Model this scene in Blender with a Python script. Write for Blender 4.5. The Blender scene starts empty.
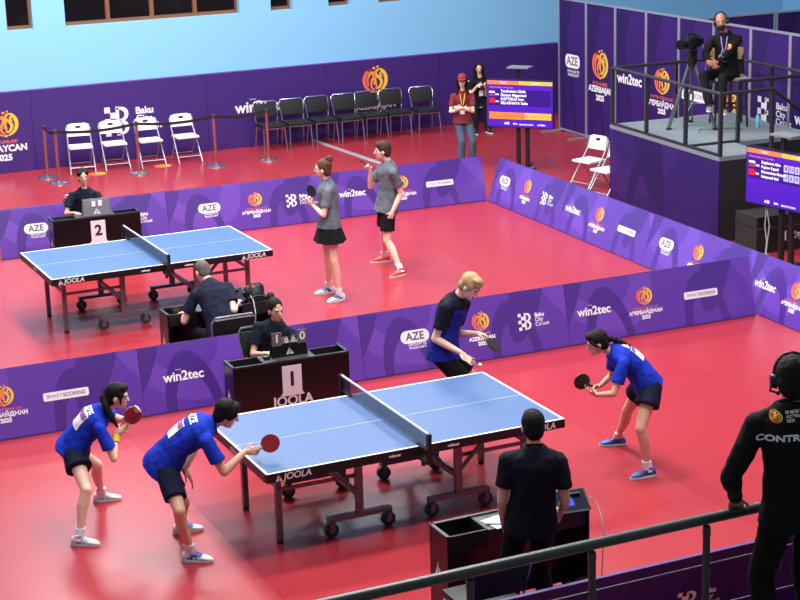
import bpy, bmesh, math, random
from mathutils import Vector as V, Matrix, noise
from mathutils.bvhtree import BVHTree
random.seed(7)
sc = bpy.context.scene
col = sc.collection
PI = math.pi

# ---------------------------------------------------------------- camera, sky, lights, exposure
cd = bpy.data.cameras.new('camera'); cam = bpy.data.objects.new('camera', cd); col.objects.link(cam)
cd.sensor_width = 36; cd.lens = 78.70; cd.clip_end = 200
cam.location = (-5.7654, -13.1512, 5.7804); cam.rotation_euler = (1.3021, 0.0292, -0.4335)
sc.camera = cam
sc.view_settings.view_transform = 'Standard'; sc.view_settings.look = 'None'
sc.view_settings.gamma = 1; sc.view_settings.use_curve_mapping = False
sc.view_settings.exposure = 0.0
w = bpy.data.worlds.new('world'); sc.world = w; w.use_nodes = True
w.node_tree.nodes['Background'].inputs[0].default_value = (0.86, 0.93, 1.0, 1)
w.node_tree.nodes['Background'].inputs[1].default_value = 0.22

def area(x, y, z, sx, sy, power, rx=0.0, rz=0.0, colr=(1, 0.98, 0.96)):
    l = bpy.data.lights.new('hall_lamp', 'AREA'); l.shape = 'RECTANGLE'; l.size = sx; l.size_y = sy
    l.energy = power; l.color = colr
    o = bpy.data.objects.new('hall_lamp', l); o.location = (x, y, z); o.rotation_euler = (rx, 0, rz); col.objects.link(o)
for ly in (-2.5, 1.8, 6.5, 11.5, 14.6):
    for lx, kx in ((-4.0, .62), (0.9, 2.0), (6.2, .9)):
        area(lx, ly, 8.5, 2.0, 1.0, kx * {-2.5: 220, 1.8: 300, 6.5: 300, 11.5: 330, 14.6: 190}[ly])

# ---------------------------------------------------------------- materials
def lin(c):
    c = c / 255.0
    return c / 12.92 if c <= 0.04045 else ((c + 0.055) / 1.055) ** 2.4
def rgb(t): return (lin(t[0]), lin(t[1]), lin(t[2]), 1)
MATS = {}
def mat(name, c, rough=0.6, metal=0.0, var=0.06, scale=6.0, bump=0.0, emit=0.0, spec=0.5, stretch=None):
    if name in MATS: return MATS[name]
    m = bpy.data.materials.new(name); m.use_nodes = True; nt = m.node_tree; b = nt.nodes['Principled BSDF']
    b.inputs['Roughness'].default_value = rough; b.inputs['Metallic'].default_value = metal
    b.inputs['Specular IOR Level'].default_value = spec
    col4 = rgb(c)
    tc = nt.nodes.new('ShaderNodeTexCoord'); mp = nt.nodes.new('ShaderNodeMapping')
    if stretch: mp.inputs['Scale'].default_value = stretch
    nz = nt.nodes.new('ShaderNodeTexNoise'); nz.inputs['Scale'].default_value = scale; nz.inputs['Detail'].default_value = 4
    nt.links.new(tc.outputs['Object'], mp.inputs[0]); nt.links.new(mp.outputs[0], nz.inputs['Vector'])
    mx = nt.nodes.new('ShaderNodeMix'); mx.data_type = 'RGBA'
    mx.inputs['A'].default_value = tuple(max(0, v * (1 - var)) for v in col4[:3]) + (1,)
    mx.inputs['B'].default_value = tuple(min(1, v * (1 + var)) for v in col4[:3]) + (1,)
    nt.links.new(nz.outputs['Fac'], mx.inputs['Factor']); nt.links.new(mx.outputs['Result'], b.inputs['Base Color'])
    if bump:
        bp = nt.nodes.new('ShaderNodeBump'); bp.inputs['Strength'].default_value = bump; bp.inputs['Distance'].default_value = 0.01
        nt.links.new(nz.outputs['Fac'], bp.inputs['Height']); nt.links.new(bp.outputs['Normal'], b.inputs['Normal'])
    if emit:
        nt.links.new(mx.outputs['Result'], b.inputs['Emission Color']); b.inputs['Emission Strength'].default_value = emit
    MATS[name] = m
    return m
def math_node(nt, op, a, b=None, c=None):
    n = nt.nodes.new('ShaderNodeMath'); n.operation = op
    for i, v in enumerate((a, b, c)):
        if v is None: continue
        if isinstance(v, (int, float)): n.inputs[i].default_value = v
        else: nt.links.new(v, n.inputs[i])
    return n.outputs[0]
def arch_mat(name, base, dark, light, px=1.25, bz=0.8, rough=0.45, off=0.0, spec=0.5, sx='X'):
    """printed fabric: tone-on-tone tall arches and soft leaf shapes"""
    m = bpy.data.materials.new(name); m.use_nodes = True; nt = m.node_tree; b = nt.nodes['Principled BSDF']
    b.inputs['Roughness'].default_value = rough; b.inputs['Specular IOR Level'].default_value = spec
    tc = nt.nodes.new('ShaderNodeTexCoord'); sp = nt.nodes.new('ShaderNodeSeparateXYZ'); nt.links.new(tc.outputs['Object'], sp.inputs[0])
    x = sp.outputs[sx]; z = sp.outputs['Z']
    def ring(period, o, a, cz, bb, lo, hi, sh=0.0):
        xs_ = math_node(nt, 'ADD', x, math_node(nt, 'MULTIPLY', z, sh))
        u = math_node(nt, 'DIVIDE', math_node(nt, 'SUBTRACT', math_node(nt, 'FLOORED_MODULO', math_node(nt, 'ADD', xs_, o), period), period / 2), a)
        v = math_node(nt, 'DIVIDE', math_node(nt, 'SUBTRACT', z, cz), bb)
        d = math_node(nt, 'SQRT', math_node(nt, 'ADD', math_node(nt, 'MULTIPLY', u, u), math_node(nt, 'MULTIPLY', v, v)))
        return math_node(nt, 'MULTIPLY', math_node(nt, 'GREATER_THAN', d, lo), math_node(nt, 'LESS_THAN', d, hi))
    def over(src, fac, c):
        q = nt.nodes.new('ShaderNodeMix'); q.data_type = 'RGBA'; q.inputs['B'].default_value = rgb(c)
        if isinstance(src, tuple): q.inputs['A'].default_value = rgb(src)
        else: nt.links.new(src, q.inputs['A'])
        nt.links.new(fac, q.inputs['Factor']); return q.outputs['Result']
    c = over(base, ring(px * 1.9, 0.55 + off, px * .55, 1.25 * bz, bz * 1.15, 0.62, 0.98, .35), light)
    c = over(c, ring(px, 0.1 + off, px * .24, -0.1 * bz, bz * .98, 0.66, 1.0, .12), dark)
    c = over(c, ring(px * 1.55, 1.2 + off, px * .17, 1.05 * bz, bz * .9, 0.0, 0.95, -.3), dark)
    nt.links.new(c, b.inputs['Base Color'])
    return m

# ---------------------------------------------------------------- mesh helpers
def frame(d, hint=V((0, 0, 1))):
    d = d.normalized(); x = hint.cross(d)
    if x.length < 1e-4: x = V((1, 0, 0)).cross(d)
    x.normalize(); return x, d.cross(x)
class MB:
    def __init__(s): s.bm = bmesh.new()
    def box(s, c, size, M=None, mi=0):
        r = bmesh.ops.create_cube(s.bm, size=1.0)['verts']
        for v in r:
            p = V((v.co.x * size[0], v.co.y * size[1], v.co.z * size[2])); v.co = (M @ p if M else p) + V(c)
        for f in {f for v in r for f in v.link_faces}: f.material_index = mi
        return s
    def span(s, a, b, mi=0):
        a, b = V(a), V(b); return s.box((a + b) / 2, (abs(b.x - a.x), abs(b.y - a.y), abs(b.z - a.z)), None, mi)
    def loft(s, rings, n=20, cap=True, mi=0, power=2.0):
        """rings: (centre, half-axis u, half-axis v)"""
        L = []
        for c, u, v in rings:
            q = []
            for i in range(n):
                a = 2 * PI * i / n; ca, sa = math.cos(a), math.sin(a)
                if power != 2.0:
                    ca = math.copysign(abs(ca) ** (2 / power), ca); sa = math.copysign(abs(sa) ** (2 / power), sa)
                q.append(s.bm.verts.new(c + u * ca + v * sa))
            L.append(q)
        for a, b in zip(L, L[1:]):
            for i in range(n):
                f = s.bm.faces.new((a[i], a[(i + 1) % n], b[(i + 1) % n], b[i])); f.material_index = mi
        if cap:
            f = s.bm.faces.new(list(reversed(L[0]))); f.material_index = mi
            f = s.bm.faces.new(L[-1]); f.material_index = mi
        return s
    def cone(s, A, B, ra, rb=None, n=14, mi=0):
        A, B = V(A), V(B); rb = ra if rb is None else rb; x, y = frame(B - A)
        return s.loft([(A, x * ra, y * ra), (B, x * rb, y * rb)], n, True, mi)
    def sph(s, c, r, M=None, n=14, mi=0):
        if isinstance(r, (int, float)): r = (r, r, r)
        q = bmesh.ops.create_uvsphere(s.bm, u_segments=n, v_segments=max(6, n * 2 // 3), radius=1.0)['verts']
        for v in q:
            p = V((v.co.x * r[0], v.co.y * r[1], v.co.z * r[2])); v.co = (M @ p if M else p) + V(c)
        for f in {f for v in q for f in v.link_faces}: f.material_index = mi
        return s
    def cap(s, A, B, ra, rb=None, n=14, mi=0):
        rb = ra if rb is None else rb
        s.cone(A, B, ra, rb, n, mi); s.sph(A, ra, None, n, mi); s.sph(B, rb, None, n, mi); return s
    def tube(s, pts, r, n=8, mi=0):
        pts = [V(p) for p in pts]; rings = []; x = None
        for i, p in enumerate(pts):
            d = (pts[min(i + 1, len(pts) - 1)] - pts[max(i - 1, 0)]).normalized()
            if x is None: x, y = frame(d)
            else:
                x = (x - d * x.dot(d)).normalized(); y = d.cross(x)
            rr = r[i] if isinstance(r, (list, tuple)) else r
            rings.append((p, x * rr, y * rr))
        return s.loft(rings, n, True, mi)
    def prism(s, pts, z0, z1, M=None, mi=0):
        """outline in x-z, thickness y z0..z1"""
        M = M or Matrix.Identity(3)
        a = [s.bm.verts.new(M @ V((p[0], z0, p[1]))) for p in pts]; b = [s.bm.verts.new(M @ V((p[0], z1, p[1]))) for p in pts]
        n = len(pts); fs = [s.bm.faces.new(a), s.bm.faces.new(list(reversed(b)))]
        for i in range(n): fs.append(s.bm.faces.new((a[i], b[i], b[(i + 1) % n], a[(i + 1) % n])))
        for f in fs: f.material_index = mi
        return s
    def mesh(s, name, mats, smooth=True, origin=None, bevel=0.0):
        bm = s.bm
        if bevel: bmesh.ops.bevel(bm, geom=bm.edges[:], offset=bevel, segments=2, affect='EDGES', profile=0.7)
        bmesh.ops.recalc_face_normals(bm, faces=bm.faces[:])
        if origin is not None: bmesh.ops.translate(bm, verts=bm.verts[:], vec=-V(origin))
        me = bpy.data.meshes.new(name); bm.to_mesh(me); bm.free()
        for m in (mats if isinstance(mats, (list, tuple)) else [mats]): me.materials.append(m)
        if smooth:
            me.polygons.foreach_set('use_smooth', [True] * len(me.polygons)); me.set_sharp_from_angle(angle=math.radians(40))
        return me
    def obj(s, name, mats, parent=None, smooth=True, origin=None, bevel=0.0, loc=None, rot=None):
        return link(name, s.mesh(name, mats, smooth, origin, bevel), parent, loc, rot)
def link(name, me, parent=None, loc=None, rot=None):
    o = bpy.data.objects.new(name, me); col.objects.link(o)
    if parent: o.parent = parent
    if loc is not None: o.location = loc
    if rot is not None: o.rotation_euler = rot
    return o
def tag(o, label, cat, group=None):
    o['label'] = label; o['category'] = cat
    if group: o['group'] = group
    return o
def thing(name, label, cat, loc=(0, 0, 0), rz=0.0, group=None):
    o = bpy.data.objects.new(name, None); col.objects.link(o); o.empty_display_size = 0.1
    o.location = loc; o.rotation_euler = (0, 0, rz)
    return tag(o, label, cat, group)
def structure(o): o['kind'] = 'structure'; return o
def copy_tree(o, parent=None):
    c = o.copy(); col.objects.link(c)
    if parent: c.parent = parent
    for ch in list(o.children): copy_tree(ch, c)
    return c
def place(o, loc, rz, label, group=None):
    o.location = loc; o.rotation_euler = (0, 0, rz); o['label'] = label
    if group: o['group'] = group
    return o
def remesh(mb, name, m, origin, vox=0.007, smooth_it=4, wrinkle=0.0, wscale=9.0, fac=0.5):
    """union of overlapping closed pieces into one continuous skin"""
    me = mb.mesh(name + '_raw', m, False)
    o = bpy.data.objects.new('tmp', me); col.objects.link(o)
    r = o.modifiers.new('r', 'REMESH'); r.mode = 'VOXEL'; r.voxel_size = vox
    s = o.modifiers.new('s', 'SMOOTH'); s.factor = fac; s.iterations = smooth_it
    dg = bpy.context.evaluated_depsgraph_get(); dg.update()
    out = bpy.data.meshes.new_from_object(o.evaluated_get(dg), depsgraph=dg); out.name = name
    bpy.data.objects.remove(o); bpy.data.meshes.remove(me)
    org = V(origin)
    if wrinkle:
        nn = [v.normal.copy() for v in out.vertices]
        for v, n in zip(out.vertices, nn):
            c = v.co
            v.co = c + n * (noise.noise(V((c.x * wscale, c.y * wscale, c.z * wscale * 0.45))) * wrinkle + noise.noise(V((c.x, c.y, c.z)) * wscale * 2.1) * wrinkle * 0.4)
    for v in out.vertices: v.co -= org
    out.materials.clear()
    for q in (m if isinstance(m, (list, tuple)) else [m]): out.materials.append(q)
    out.polygons.foreach_set('use_smooth', [True] * len(out.polygons))
    return out

# ---------------------------------------------------------------- writing and emblems (flat marks, x right, z up, centred)
TEXTS = {}
def text_mesh(s, size, m, bold=0.0, shear=0.0, align='CENTER', depth=0.0, wide=1.0):
    key = (s, size, m.name, bold, shear, align, depth, wide)
    if key in TEXTS: return TEXTS[key]
    cu = bpy.data.curves.new('t', 'FONT'); cu.body = s; cu.size = size; cu.align_x = align; cu.align_y = 'CENTER'; cu.offset = bold; cu.shear = shear
    cu.extrude = depth; cu.resolution_u = 4
    o = bpy.data.objects.new('t', cu); col.objects.link(o)
    dg = bpy.context.evaluated_depsgraph_get(); dg.update()
    me = bpy.data.meshes.new_from_object(o.evaluated_get(dg), depsgraph=dg); me.name = 'lettering'
    bpy.data.objects.remove(o); bpy.data.curves.remove(cu)
    for v in me.vertices: v.co = V((v.co.x * wide, -v.co.z, v.co.y))
    me.materials.clear(); me.materials.append(m)
    TEXTS[key] = me
    return me
def ribbon(bm, pts, wd, mi=0, y=0.0):
    P = [V((p[0], y, p[1])) for p in pts]; a = []; b = []
    for i, p in enumerate(P):
        d = (P[min(i + 1, len(P) - 1)] - P[max(i - 1, 0)]).normalized(); n = V((-d.z, 0, d.x))
        ww = wd * (0.35 + 0.65 * math.sin(PI * min(1, (i + 0.6) / len(P)) ** 0.8)) if len(P) > 4 else wd
        a.append(bm.verts.new(p + n * ww)); b.append(bm.verts.new(p - n * ww))
    for i in range(len(P) - 1):
        f = bm.faces.new((a[i], b[i], b[i + 1], a[i + 1])); f.material_index = mi
def spline(ctrl, n=6):
    out = []; c = [ctrl[0]] + list(ctrl) + [ctrl[-1]]
    for i in range(1, len(c) - 2):
        for k in range(n):
            t = k / n; p0, p1, p2, p3 = c[i - 1], c[i], c[i + 1], c[i + 2]
            out.append(tuple(0.5 * (2 * p1[j] + (p2[j] - p0[j]) * t + (2 * p0[j] - 5 * p1[j] + 4 * p2[j] - p3[j]) * t * t + (3 * p1[j] - p0[j] - 3 * p2[j] + p3[j]) * t ** 3) for j in (0, 1)))
    out.append(ctrl[-1]); return out
def arc(cx, cz, r, a0, a1, n=12): return [(cx + r * math.cos(math.radians(a0 + (a1 - a0) * i / n)), cz + r * math.sin(math.radians(a0 + (a1 - a0) * i / n))) for i in range(n + 1)]
def disc(bm, cx, cz, rx, rz, mi=0, n=20, y=0.0):
    f = bm.faces.new([bm.verts.new((cx + rx * math.cos(2 * PI * i / n), y, cz + rz * math.sin(2 * PI * i / n))) for i in range(n)]); f.material_index = mi
EMB = {}
def emblem_mat():
    m = bpy.data.materials.new('emblem_flame'); m.use_nodes = True; nt = m.node_tree; b = nt.nodes['Principled BSDF']
    tc = nt.nodes.new('ShaderNodeTexCoord'); sp = nt.nodes.new('ShaderNodeSeparateXYZ'); r = nt.nodes.new('ShaderNodeValToRGB')
    r.color_ramp.elements[0].color = rgb((240, 105, 50)); r.color_ramp.elements[1].color = rgb((248, 190, 50))
    r.color_ramp.elements[0].position = 0.15; r.color_ramp.elements[1].position = 0.75
    nt.links.new(tc.outputs['Generated'], sp.inputs[0]); nt.links.new(sp.outputs['X'], r.inputs[0]); nt.links.new(r.outputs[0], b.inputs['Base Color'])
    b.inputs['Roughness'].default_value = 0.5
    return m
MATS['emblem'] = emblem_mat()
def emblem_mesh(R):
    if R in EMB: return EMB[R]
    bm = bmesh.new()
    S = [(arc(0, 0, .88, 118, 262, 14), .13), (arc(0, 0, .88, 62, -78, 14), .14), (arc(0, 0, .9, 278, 262, 5), .1),
         (spline([(-.55, -.45), (-.6, .05), (-.42, .45), (-.15, .5), (-.1, .2), (-.28, -.1), (-.3, -.5), (-.05, -.75)]), .12),
         (spline([(.42, .78), (.12, .66), (.08, .36), (.38, .12), (.5, -.2), (.32, -.55), (.08, -.58), (.1, -.2)]), .12),
         (spline([(-.1, -.35), (.02, -.05), (0, .25)]), .09), (spline([(.55, .55), (.4, .42), (.58, .2)]), .08)]
    for p, wd in S: ribbon(bm, [(a * R, b * R) for a, b in p], wd * R)
    for cx, cz, r in ((-.48, .72, .13), (-.08, .86, .12), (.22, .95, .09)): disc(bm, cx * R, cz * R, r * R, r * R * .8, 0, 12)
    me = bpy.data.meshes.new('emblem'); bm.to_mesh(me); bm.free(); me.materials.append(MATS['emblem']); EMB[R] = me
    return me
def pill_mesh(wd, ht, m, rr=None):
    bm = bmesh.new(); r = ht / 2 if rr is None else rr; pts = []
    for cx, cz, a in ((wd / 2 - r, ht / 2 - r, 0), (-wd / 2 + r, ht / 2 - r, 90), (-wd / 2 + r, -ht / 2 + r, 180), (wd / 2 - r, -ht / 2 + r, 270)):
        pts += arc(cx, cz, r, a, a + 90, 6)
    bm.faces.new([bm.verts.new((p[0], 0, p[1])) for p in pts])
    me = bpy.data.meshes.new('badge'); bm.to_mesh(me); bm.free(); me.materials.append(m); return me
def checker_b_mesh(h, m):
    """mark: a letter B whose left half breaks into a checkerboard"""
    bm = bmesh.new(); u = h / 5
    def q(x, z):
        bm.faces.new([bm.verts.new(p) for p in ((x, 0, z), (x + u, 0, z), (x + u, 0, z + u), (x, 0, z + u))])
    for r in range(5):
        for c in range(2):
            if (r + c) % 2 == 0: q(-1.7 * u + c * u - (0.6 * u if c == 0 else 0.6 * u), -h / 2 + r * u)
    for cz in (-h / 2 + 1.35 * u, h / 2 - 1.35 * u): ribbon(bm, [(p[0], p[1]) for p in [(-.2 * u, cz + 1.0 * u)] + arc(.55 * u, cz, 1.0 * u, 90, -90, 10) + [(-.2 * u, cz - 1.0 * u)]], .36 * u)
    f = [bm.verts.new(p) for p in ((-.3 * u, 0, -h / 2), (.25 * u, 0, -h / 2), (.25 * u, 0, h / 2), (-.3 * u, 0, h / 2))]; bm.faces.new(f)
    me = bpy.data.meshes.new('emblem'); bm.to_mesh(me); bm.free(); me.materials.append(m); return me
CB = {}
WHITE = mat('print_white', (240, 238, 245), 0.5); DARKPRINT = mat('print_dark', (80, 80, 92), 0.6); ORPRINT = mat('print_orange', (240, 110, 60), 0.5)
GREYPRINT = mat('print_grey', (150, 150, 165), 0.6)
def mark(parent, name, me, x, z, M, dy=-0.003):
    """stick a flat mark on a face: M maps (x, off, z) of the face to parent space"""
    o = link(name, me, parent); o.matrix_local = M @ Matrix.Translation((x, dy, z)); return o
def logo(parent, kind, x, z, M, k=1.0, lang='az'):
    if kind == 'AZE':
        mark(parent, 'badge', CB.setdefault(('pill', k), pill_mesh(.34 * k, .14 * k, WHITE)), x, z + .03 * k, M)
        mark(parent, 'lettering', text_mesh('AZE', .12 * k, DARKPRINT, .002), x, z + .03 * k, M, -.006)
        mark(parent, 'caption', text_mesh('AIRCRAFT DE\nTRADE DEPT', .036 * k, WHITE, .0006), x + .02 * k, z - .075 * k, M)
    elif kind == 'emblem':
        t1, t2 = {'az': ('III MDB OYUNLARI', 'AZƏRBAYCAN'), 'en': ('III CIS GAMES', 'AZERBAIJAN'), 'ru': ('III ИГРЫ СТРАН СНГ', 'АЗЕРБАЙДЖАН')}[lang]
        mark(parent, 'emblem', emblem_mesh(round(.105 * k, 4)), x, z + .08 * k, M)
        mark(parent, 'caption', text_mesh(t1, .036 * k, ORPRINT, .0006), x, z - .06 * k, M)
        mark(parent, 'lettering', text_mesh(t2, .057 * k, WHITE, .003 * k), x, z - .107 * k, M)
        mark(parent, 'year', text_mesh('2025', .058 * k, WHITE, .003 * k), x, z - .165 * k, M)
    elif kind == 'baku':
        mark(parent, 'emblem', CB.setdefault(('b', k), checker_b_mesh(.19 * k, WHITE)), x - .09 * k, z, M)
        for i, (t, mm, b) in enumerate((('Baku', WHITE, .0022), ('City', WHITE, .0008), ('Circuit', WHITE, .0004))):
            mark(parent, 'lettering', text_mesh(t, .062 * k, mm, b * k, 0, 'LEFT'), x + .03 * k, z + (.055 - .052 * i) * k, M)
    elif kind == 'win2tec':
        mark(parent, 'lettering', text_mesh('win2tec', .135 * k, WHITE, .0035 * k), x, z, M)
        mark(parent, 'dash', CB.setdefault(('dash', k), pill_mesh(.06 * k, .012 * k, GREYPRINT, .003)), x - .05 * k, z + .07 * k, M)
    elif kind == 'smart':
        mark(parent, 'badge', CB.setdefault(('sm', k), pill_mesh(.46 * k, .085 * k, WHITE, .02)), x, z, M)
        mark(parent, 'lettering', text_mesh('SMART', .052 * k, MATS['print_grey'], 0, 0, 'RIGHT'), x - .035 * k, z, M, -.006)
        mark(parent, 'lettering', text_mesh('SCORING', .052 * k, GREYPRINT, .0015, 0, 'LEFT'), x - .03 * k, z, M, -.006)
# ---------------------------------------------------------------- floor
def floor_mat():
    m = mat('floor_red', (160, 46, 54), 0.34, 0, 0.05, 1.2, spec=.29); nt = m.node_tree; b = nt.nodes['Principled BSDF']
    tc = nt.nodes.new('ShaderNodeTexCoord'); sp = nt.nodes.new('ShaderNodeSeparateXYZ'); nt.links.new(tc.outputs['Object'], sp.inputs[0])
    fr = math_node(nt, 'FLOORED_MODULO', math_node(nt, 'ADD', sp.outputs['X'], 1.53), 2.0)
    seam = math_node(nt, 'LESS_THAN', fr, 0.012)
    strip = math_node(nt, 'FLOORED_MODULO', math_node(nt, 'FLOOR', math_node(nt, 'DIVIDE', math_node(nt, 'ADD', sp.outputs['X'], 1.53), 2.0)), 2)
    old = b.inputs['Base Color'].links[0].from_socket
    mx = nt.nodes.new('ShaderNodeMix'); mx.data_type = 'RGBA'; mx.inputs['B'].default_value = rgb((140, 10, 25)); nt.links.new(old, mx.inputs['A'])
    nt.links.new(math_node(nt, 'MULTIPLY', seam, 0.35), mx.inputs['Factor']); nt.links.new(mx.outputs['Result'], b.inputs['Base Color'])
    nz = nt.nodes.new('ShaderNodeTexNoise'); nz.inputs['Scale'].default_value = 3.0
    mp = nt.nodes.new('ShaderNodeMapping'); mp.inputs['Scale'].default_value = (0.5, 5.0, 1); nt.links.new(tc.outputs['Object'], mp.inputs[0]); nt.links.new(mp.outputs[0], nz.inputs['Vector'])
    ro = math_node(nt, 'ADD', math_node(nt, 'MULTIPLY', nz.outputs['Fac'], 0.10), math_node(nt, 'ADD', 0.20, math_node(nt, 'MULTIPLY', strip, 0.05)))
    nt.links.new(ro, b.inputs['Roughness'])
    return m
FLOOR = floor_mat()
structure(MB().span((-14, -9, -0.1), (17, 17.3, 0)).obj('floor', FLOOR, smooth=False))
# ---------------------------------------------------------------- back wall with window recesses
BLUE = mat('wall_paint', (128, 191, 233), 0.75, 0, 0.02, 0.8)
WY = 17.15
WIN = [(-4.2, -0.3, 1), (0.71, 1.16, 1), (1.73, 4.95, 4), (5.55, 5.98, 1), (6.69, 7.14, 1), (7.71, 8.66, 2), (9.6, 12.8, 4)]
WZ0, WZ1 = 2.45, 3.55
mb = MB(); mb.span((-14, WY, 0), (17, WY + .3, WZ0)); mb.span((-14, WY, WZ1), (17, WY + .3, 9.5))
xs = [-14] + [q for a in WIN for q in a[:2]] + [17]
for a, b in zip(xs[::2], xs[1::2]): mb.span((a, WY, WZ0), (b, WY + .3, WZ1))
structure(mb.obj('wall_back', BLUE, smooth=False))
structure(MB().span((-14, -9, 0), (-13.8, 17.3, 9.5)).obj('wall_left', BLUE, smooth=False))
structure(MB().span((17, -9, 0), (17.2, 17.3, 9.5)).obj('wall_right', BLUE, smooth=False))
WOOD = mat('window_wood', (120, 78, 55), 0.6, 0, 0.2, 12, stretch=(1, 1, 6)); GLASSD = mat('window_glass', (14, 12, 16), 0.08, 0, 0.02)
for i, (a, b, n) in enumerate(WIN):
    r = thing('window_%d' % (i + 1), 'dark window %d in a brown wooden frame high in the blue back wall' % (i + 1), 'window', ((a + b) / 2, WY + .16, WZ0))
    del r['label']; del r['category']; structure(r)
    hw = (b - a) / 2; H = WZ1 - WZ0; f = MB()
    f.span((-hw, -.03, 0), (hw, .05, .06)); f.span((-hw, -.03, H - .06), (hw, .05, H))
    for k in range(n + 1):
        x = -hw + 2 * hw * k / n; x0 = max(-hw, x - .035); x1 = min(hw, x + .035); f.span((x0, -.03, .06), (x1, .05, H - .06))
    f.obj('window_frame', WOOD, r, False); MB().span((-hw + .01, .04, .01), (hw - .01, .06, H - .01)).obj('pane', GLASSD, r, False)
    MB().span((-hw - .0, -.15, -.02), (hw, -.03, .004)).obj('window_sill', BLUE, r, False)
# ---------------------------------------------------------------- purple cladding along the wall
BANNER = mat('banner_purple', (56, 28, 110), 0.55, 0, 0.04, 2)
I4 = Matrix.Identity(4)
BP = [(-2.6, 1.0, 'far left stretch of the purple wall banner printed with the flame ball emblem'), (1.0, 4.21, 'purple wall banner behind the four white folding chairs, with the white checkered B mark'),
      (4.21, 6.55, 'purple wall banner with white win2tec lettering behind the leftmost black chairs'), (6.55, 8.93, 'purple wall banner with orange flame ball emblem above the black chairs'), (8.93, 11.55, 'plain purple wall banner behind the seated woman')]
BO = []
for a, b, lab in BP:
    r = thing('wall_banner', lab, 'banner', (a, WY - .035, 0), 0, 'purple banners along the back wall')
    MB().span((.003, 0, 0.004), (b - a - .003, .03, 1.42)).obj('panel', BANNER, r, False); MB().span((.003, -.004, 1.405), (b - a - .003, .034, 1.425)).obj('top_edge', mat('banner_edge', (110, 80, 175), .5), r, False)
    BO.append(r)
def bmark(i, kind, x, z, k, lang='az'): logo(BO[i], kind, x - BP[i][0], z, I4, k, lang)
mark(BO[0], 'emblem', emblem_mesh(.23), .52 + 2.6, .86, I4); mark(BO[0], 'caption', text_mesh('III MDB OYUNLARI', .085, ORPRINT, .001), .36 + 2.6, .55, I4)
mark(BO[0], 'lettering', text_mesh('AZƏRBAYCAN', .155, WHITE, .006), .36 + 2.6, .43, I4); mark(BO[0], 'year', text_mesh('2025', .15, WHITE, .006), .45 + 2.6, .27, I4)
bmark(1, 'baku', 2.78, .72, 2.75); bmark(2, 'win2tec', 5.2, .73, 2.1)
mark(BO[3], 'emblem', emblem_mesh(.26), 7.57 - 6.55, 1.02, I4); mark(BO[3], 'caption', text_mesh('III CIS GAMES', .085, ORPRINT, .001), 7.57 - 6.55, .66, I4)
mark(BO[3], 'lettering', text_mesh('AZERBAIJAN', .15, WHITE, .006), 7.57 - 6.55, .52, I4); mark(BO[3], 'year', text_mesh('2025', .14, WHITE, .006), 7.57 - 6.55, .37, I4)
# ---------------------------------------------------------------- tall partition of silver framed panels
SILVER = mat('aluminium', (176, 176, 188), 0.35, 0.6, 0.05, 5)
PFAB = arch_mat('partition_fabric', (52, 23, 100), (41, 18, 83), (46, 20, 92), 1.02, 2.3, 0.65, 0.0, 0.25)
def partition(x, y, rz, W, label, n_foot=True, grp='tall framed purple partition panels'):
    r = thing('partition_panel', label, 'partition', (x, y, 0), rz, grp)
    MB().span((.03, -.008, .06), (W - .03, .008, 2.47)).obj('fabric', PFAB, r, False)
    MB().span((0, -.022, 0.03), (.032, .022, 2.5)).span((W - .032, -.022, .03), (W, .022, 2.5)).span((.032, -.022, 2.465), (W - .032, .022, 2.5)).span((.032, -.022, .03), (W - .032, .022, .065)).obj('frame', SILVER, r, False)
    MB().span((.0, -.42, 0), (.07, .42, .03)).obj('foot', SILVER, r, False, bevel=.006)
    return r
PL = ['tall purple partition panel with the white AZE badge, nearest the blue wall', 'tall purple partition panel with large flame ball emblem and lettering, second from the wall', 'tall purple partition panel reading win2tec, left of the platform rail corner',
      'tall purple partition panel with smaller flame ball emblem, seen behind the camera tripod', 'tall purple partition panel with white badge behind the tripod and cameraman', 'tall purple partition panel directly behind the seated cameraman and his stool',
      'tall purple partition panel with the white checkered B mark right of the cameraman', 'tall purple partition panel at the right edge of the picture behind the stair rail', 'tall purple partition panel beyond the right picture edge']
PP = [partition(10.6, 15.4 - 1.0 * i, -PI / 2, 1.0, PL[i]) for i in range(9)]
MP = I4 @ Matrix.Translation((0, -.008, 0))
def pm(i, name, me, y, z): mark(PP[i], name, me, (15.4 - i) - y, z, MP)
pm(0, 'badge', pill_mesh(.52, .25, WHITE, .1), 14.9, 1.36); mark(PP[0], 'lettering', text_mesh('AZE', .22, DARKPRINT, .003), .5, 1.36, MP, -.006); pm(0, 'caption', text_mesh('ANGULAR DE\nTRADE DEPT', .07, WHITE, .001), 14.87, 1.14)
pm(1, 'emblem', emblem_mesh(.27), 13.92, 1.41); pm(1, 'caption', text_mesh('III CIS GAMES', .085, ORPRINT, .001), 13.92, 1.06); pm(1, 'lettering', text_mesh('AZERBAIJAN', .15, WHITE, .006), 13.9, .95); pm(1, 'year', text_mesh('2025', .14, WHITE, .006), 13.92, .80)
pm(2, 'lettering', text_mesh('win2tec', .25, WHITE, .007), 12.93, 1.25)
pm(3, 'emblem', emblem_mesh(.23), 11.9, 1.35); pm(3, 'caption', text_mesh('III ИГРЫ СТРАН СНГ', .07, ORPRINT, .001), 11.9, 1.06); pm(3, 'lettering', text_mesh('АЗЕРБАЙДЖАН', .12, WHITE, .005), 11.9, .95); pm(3, 'year', text_mesh('2025', .12, WHITE, .005), 11.9, .83)
pm(4, 'badge', pill_mesh(.8, .17, WHITE, .03), 10.9, 1.22); mark(PP[4], 'lettering', text_mesh('SMARTSCORING', .1, GREYPRINT, .002), .5, 1.22, MP, -.006)
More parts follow.
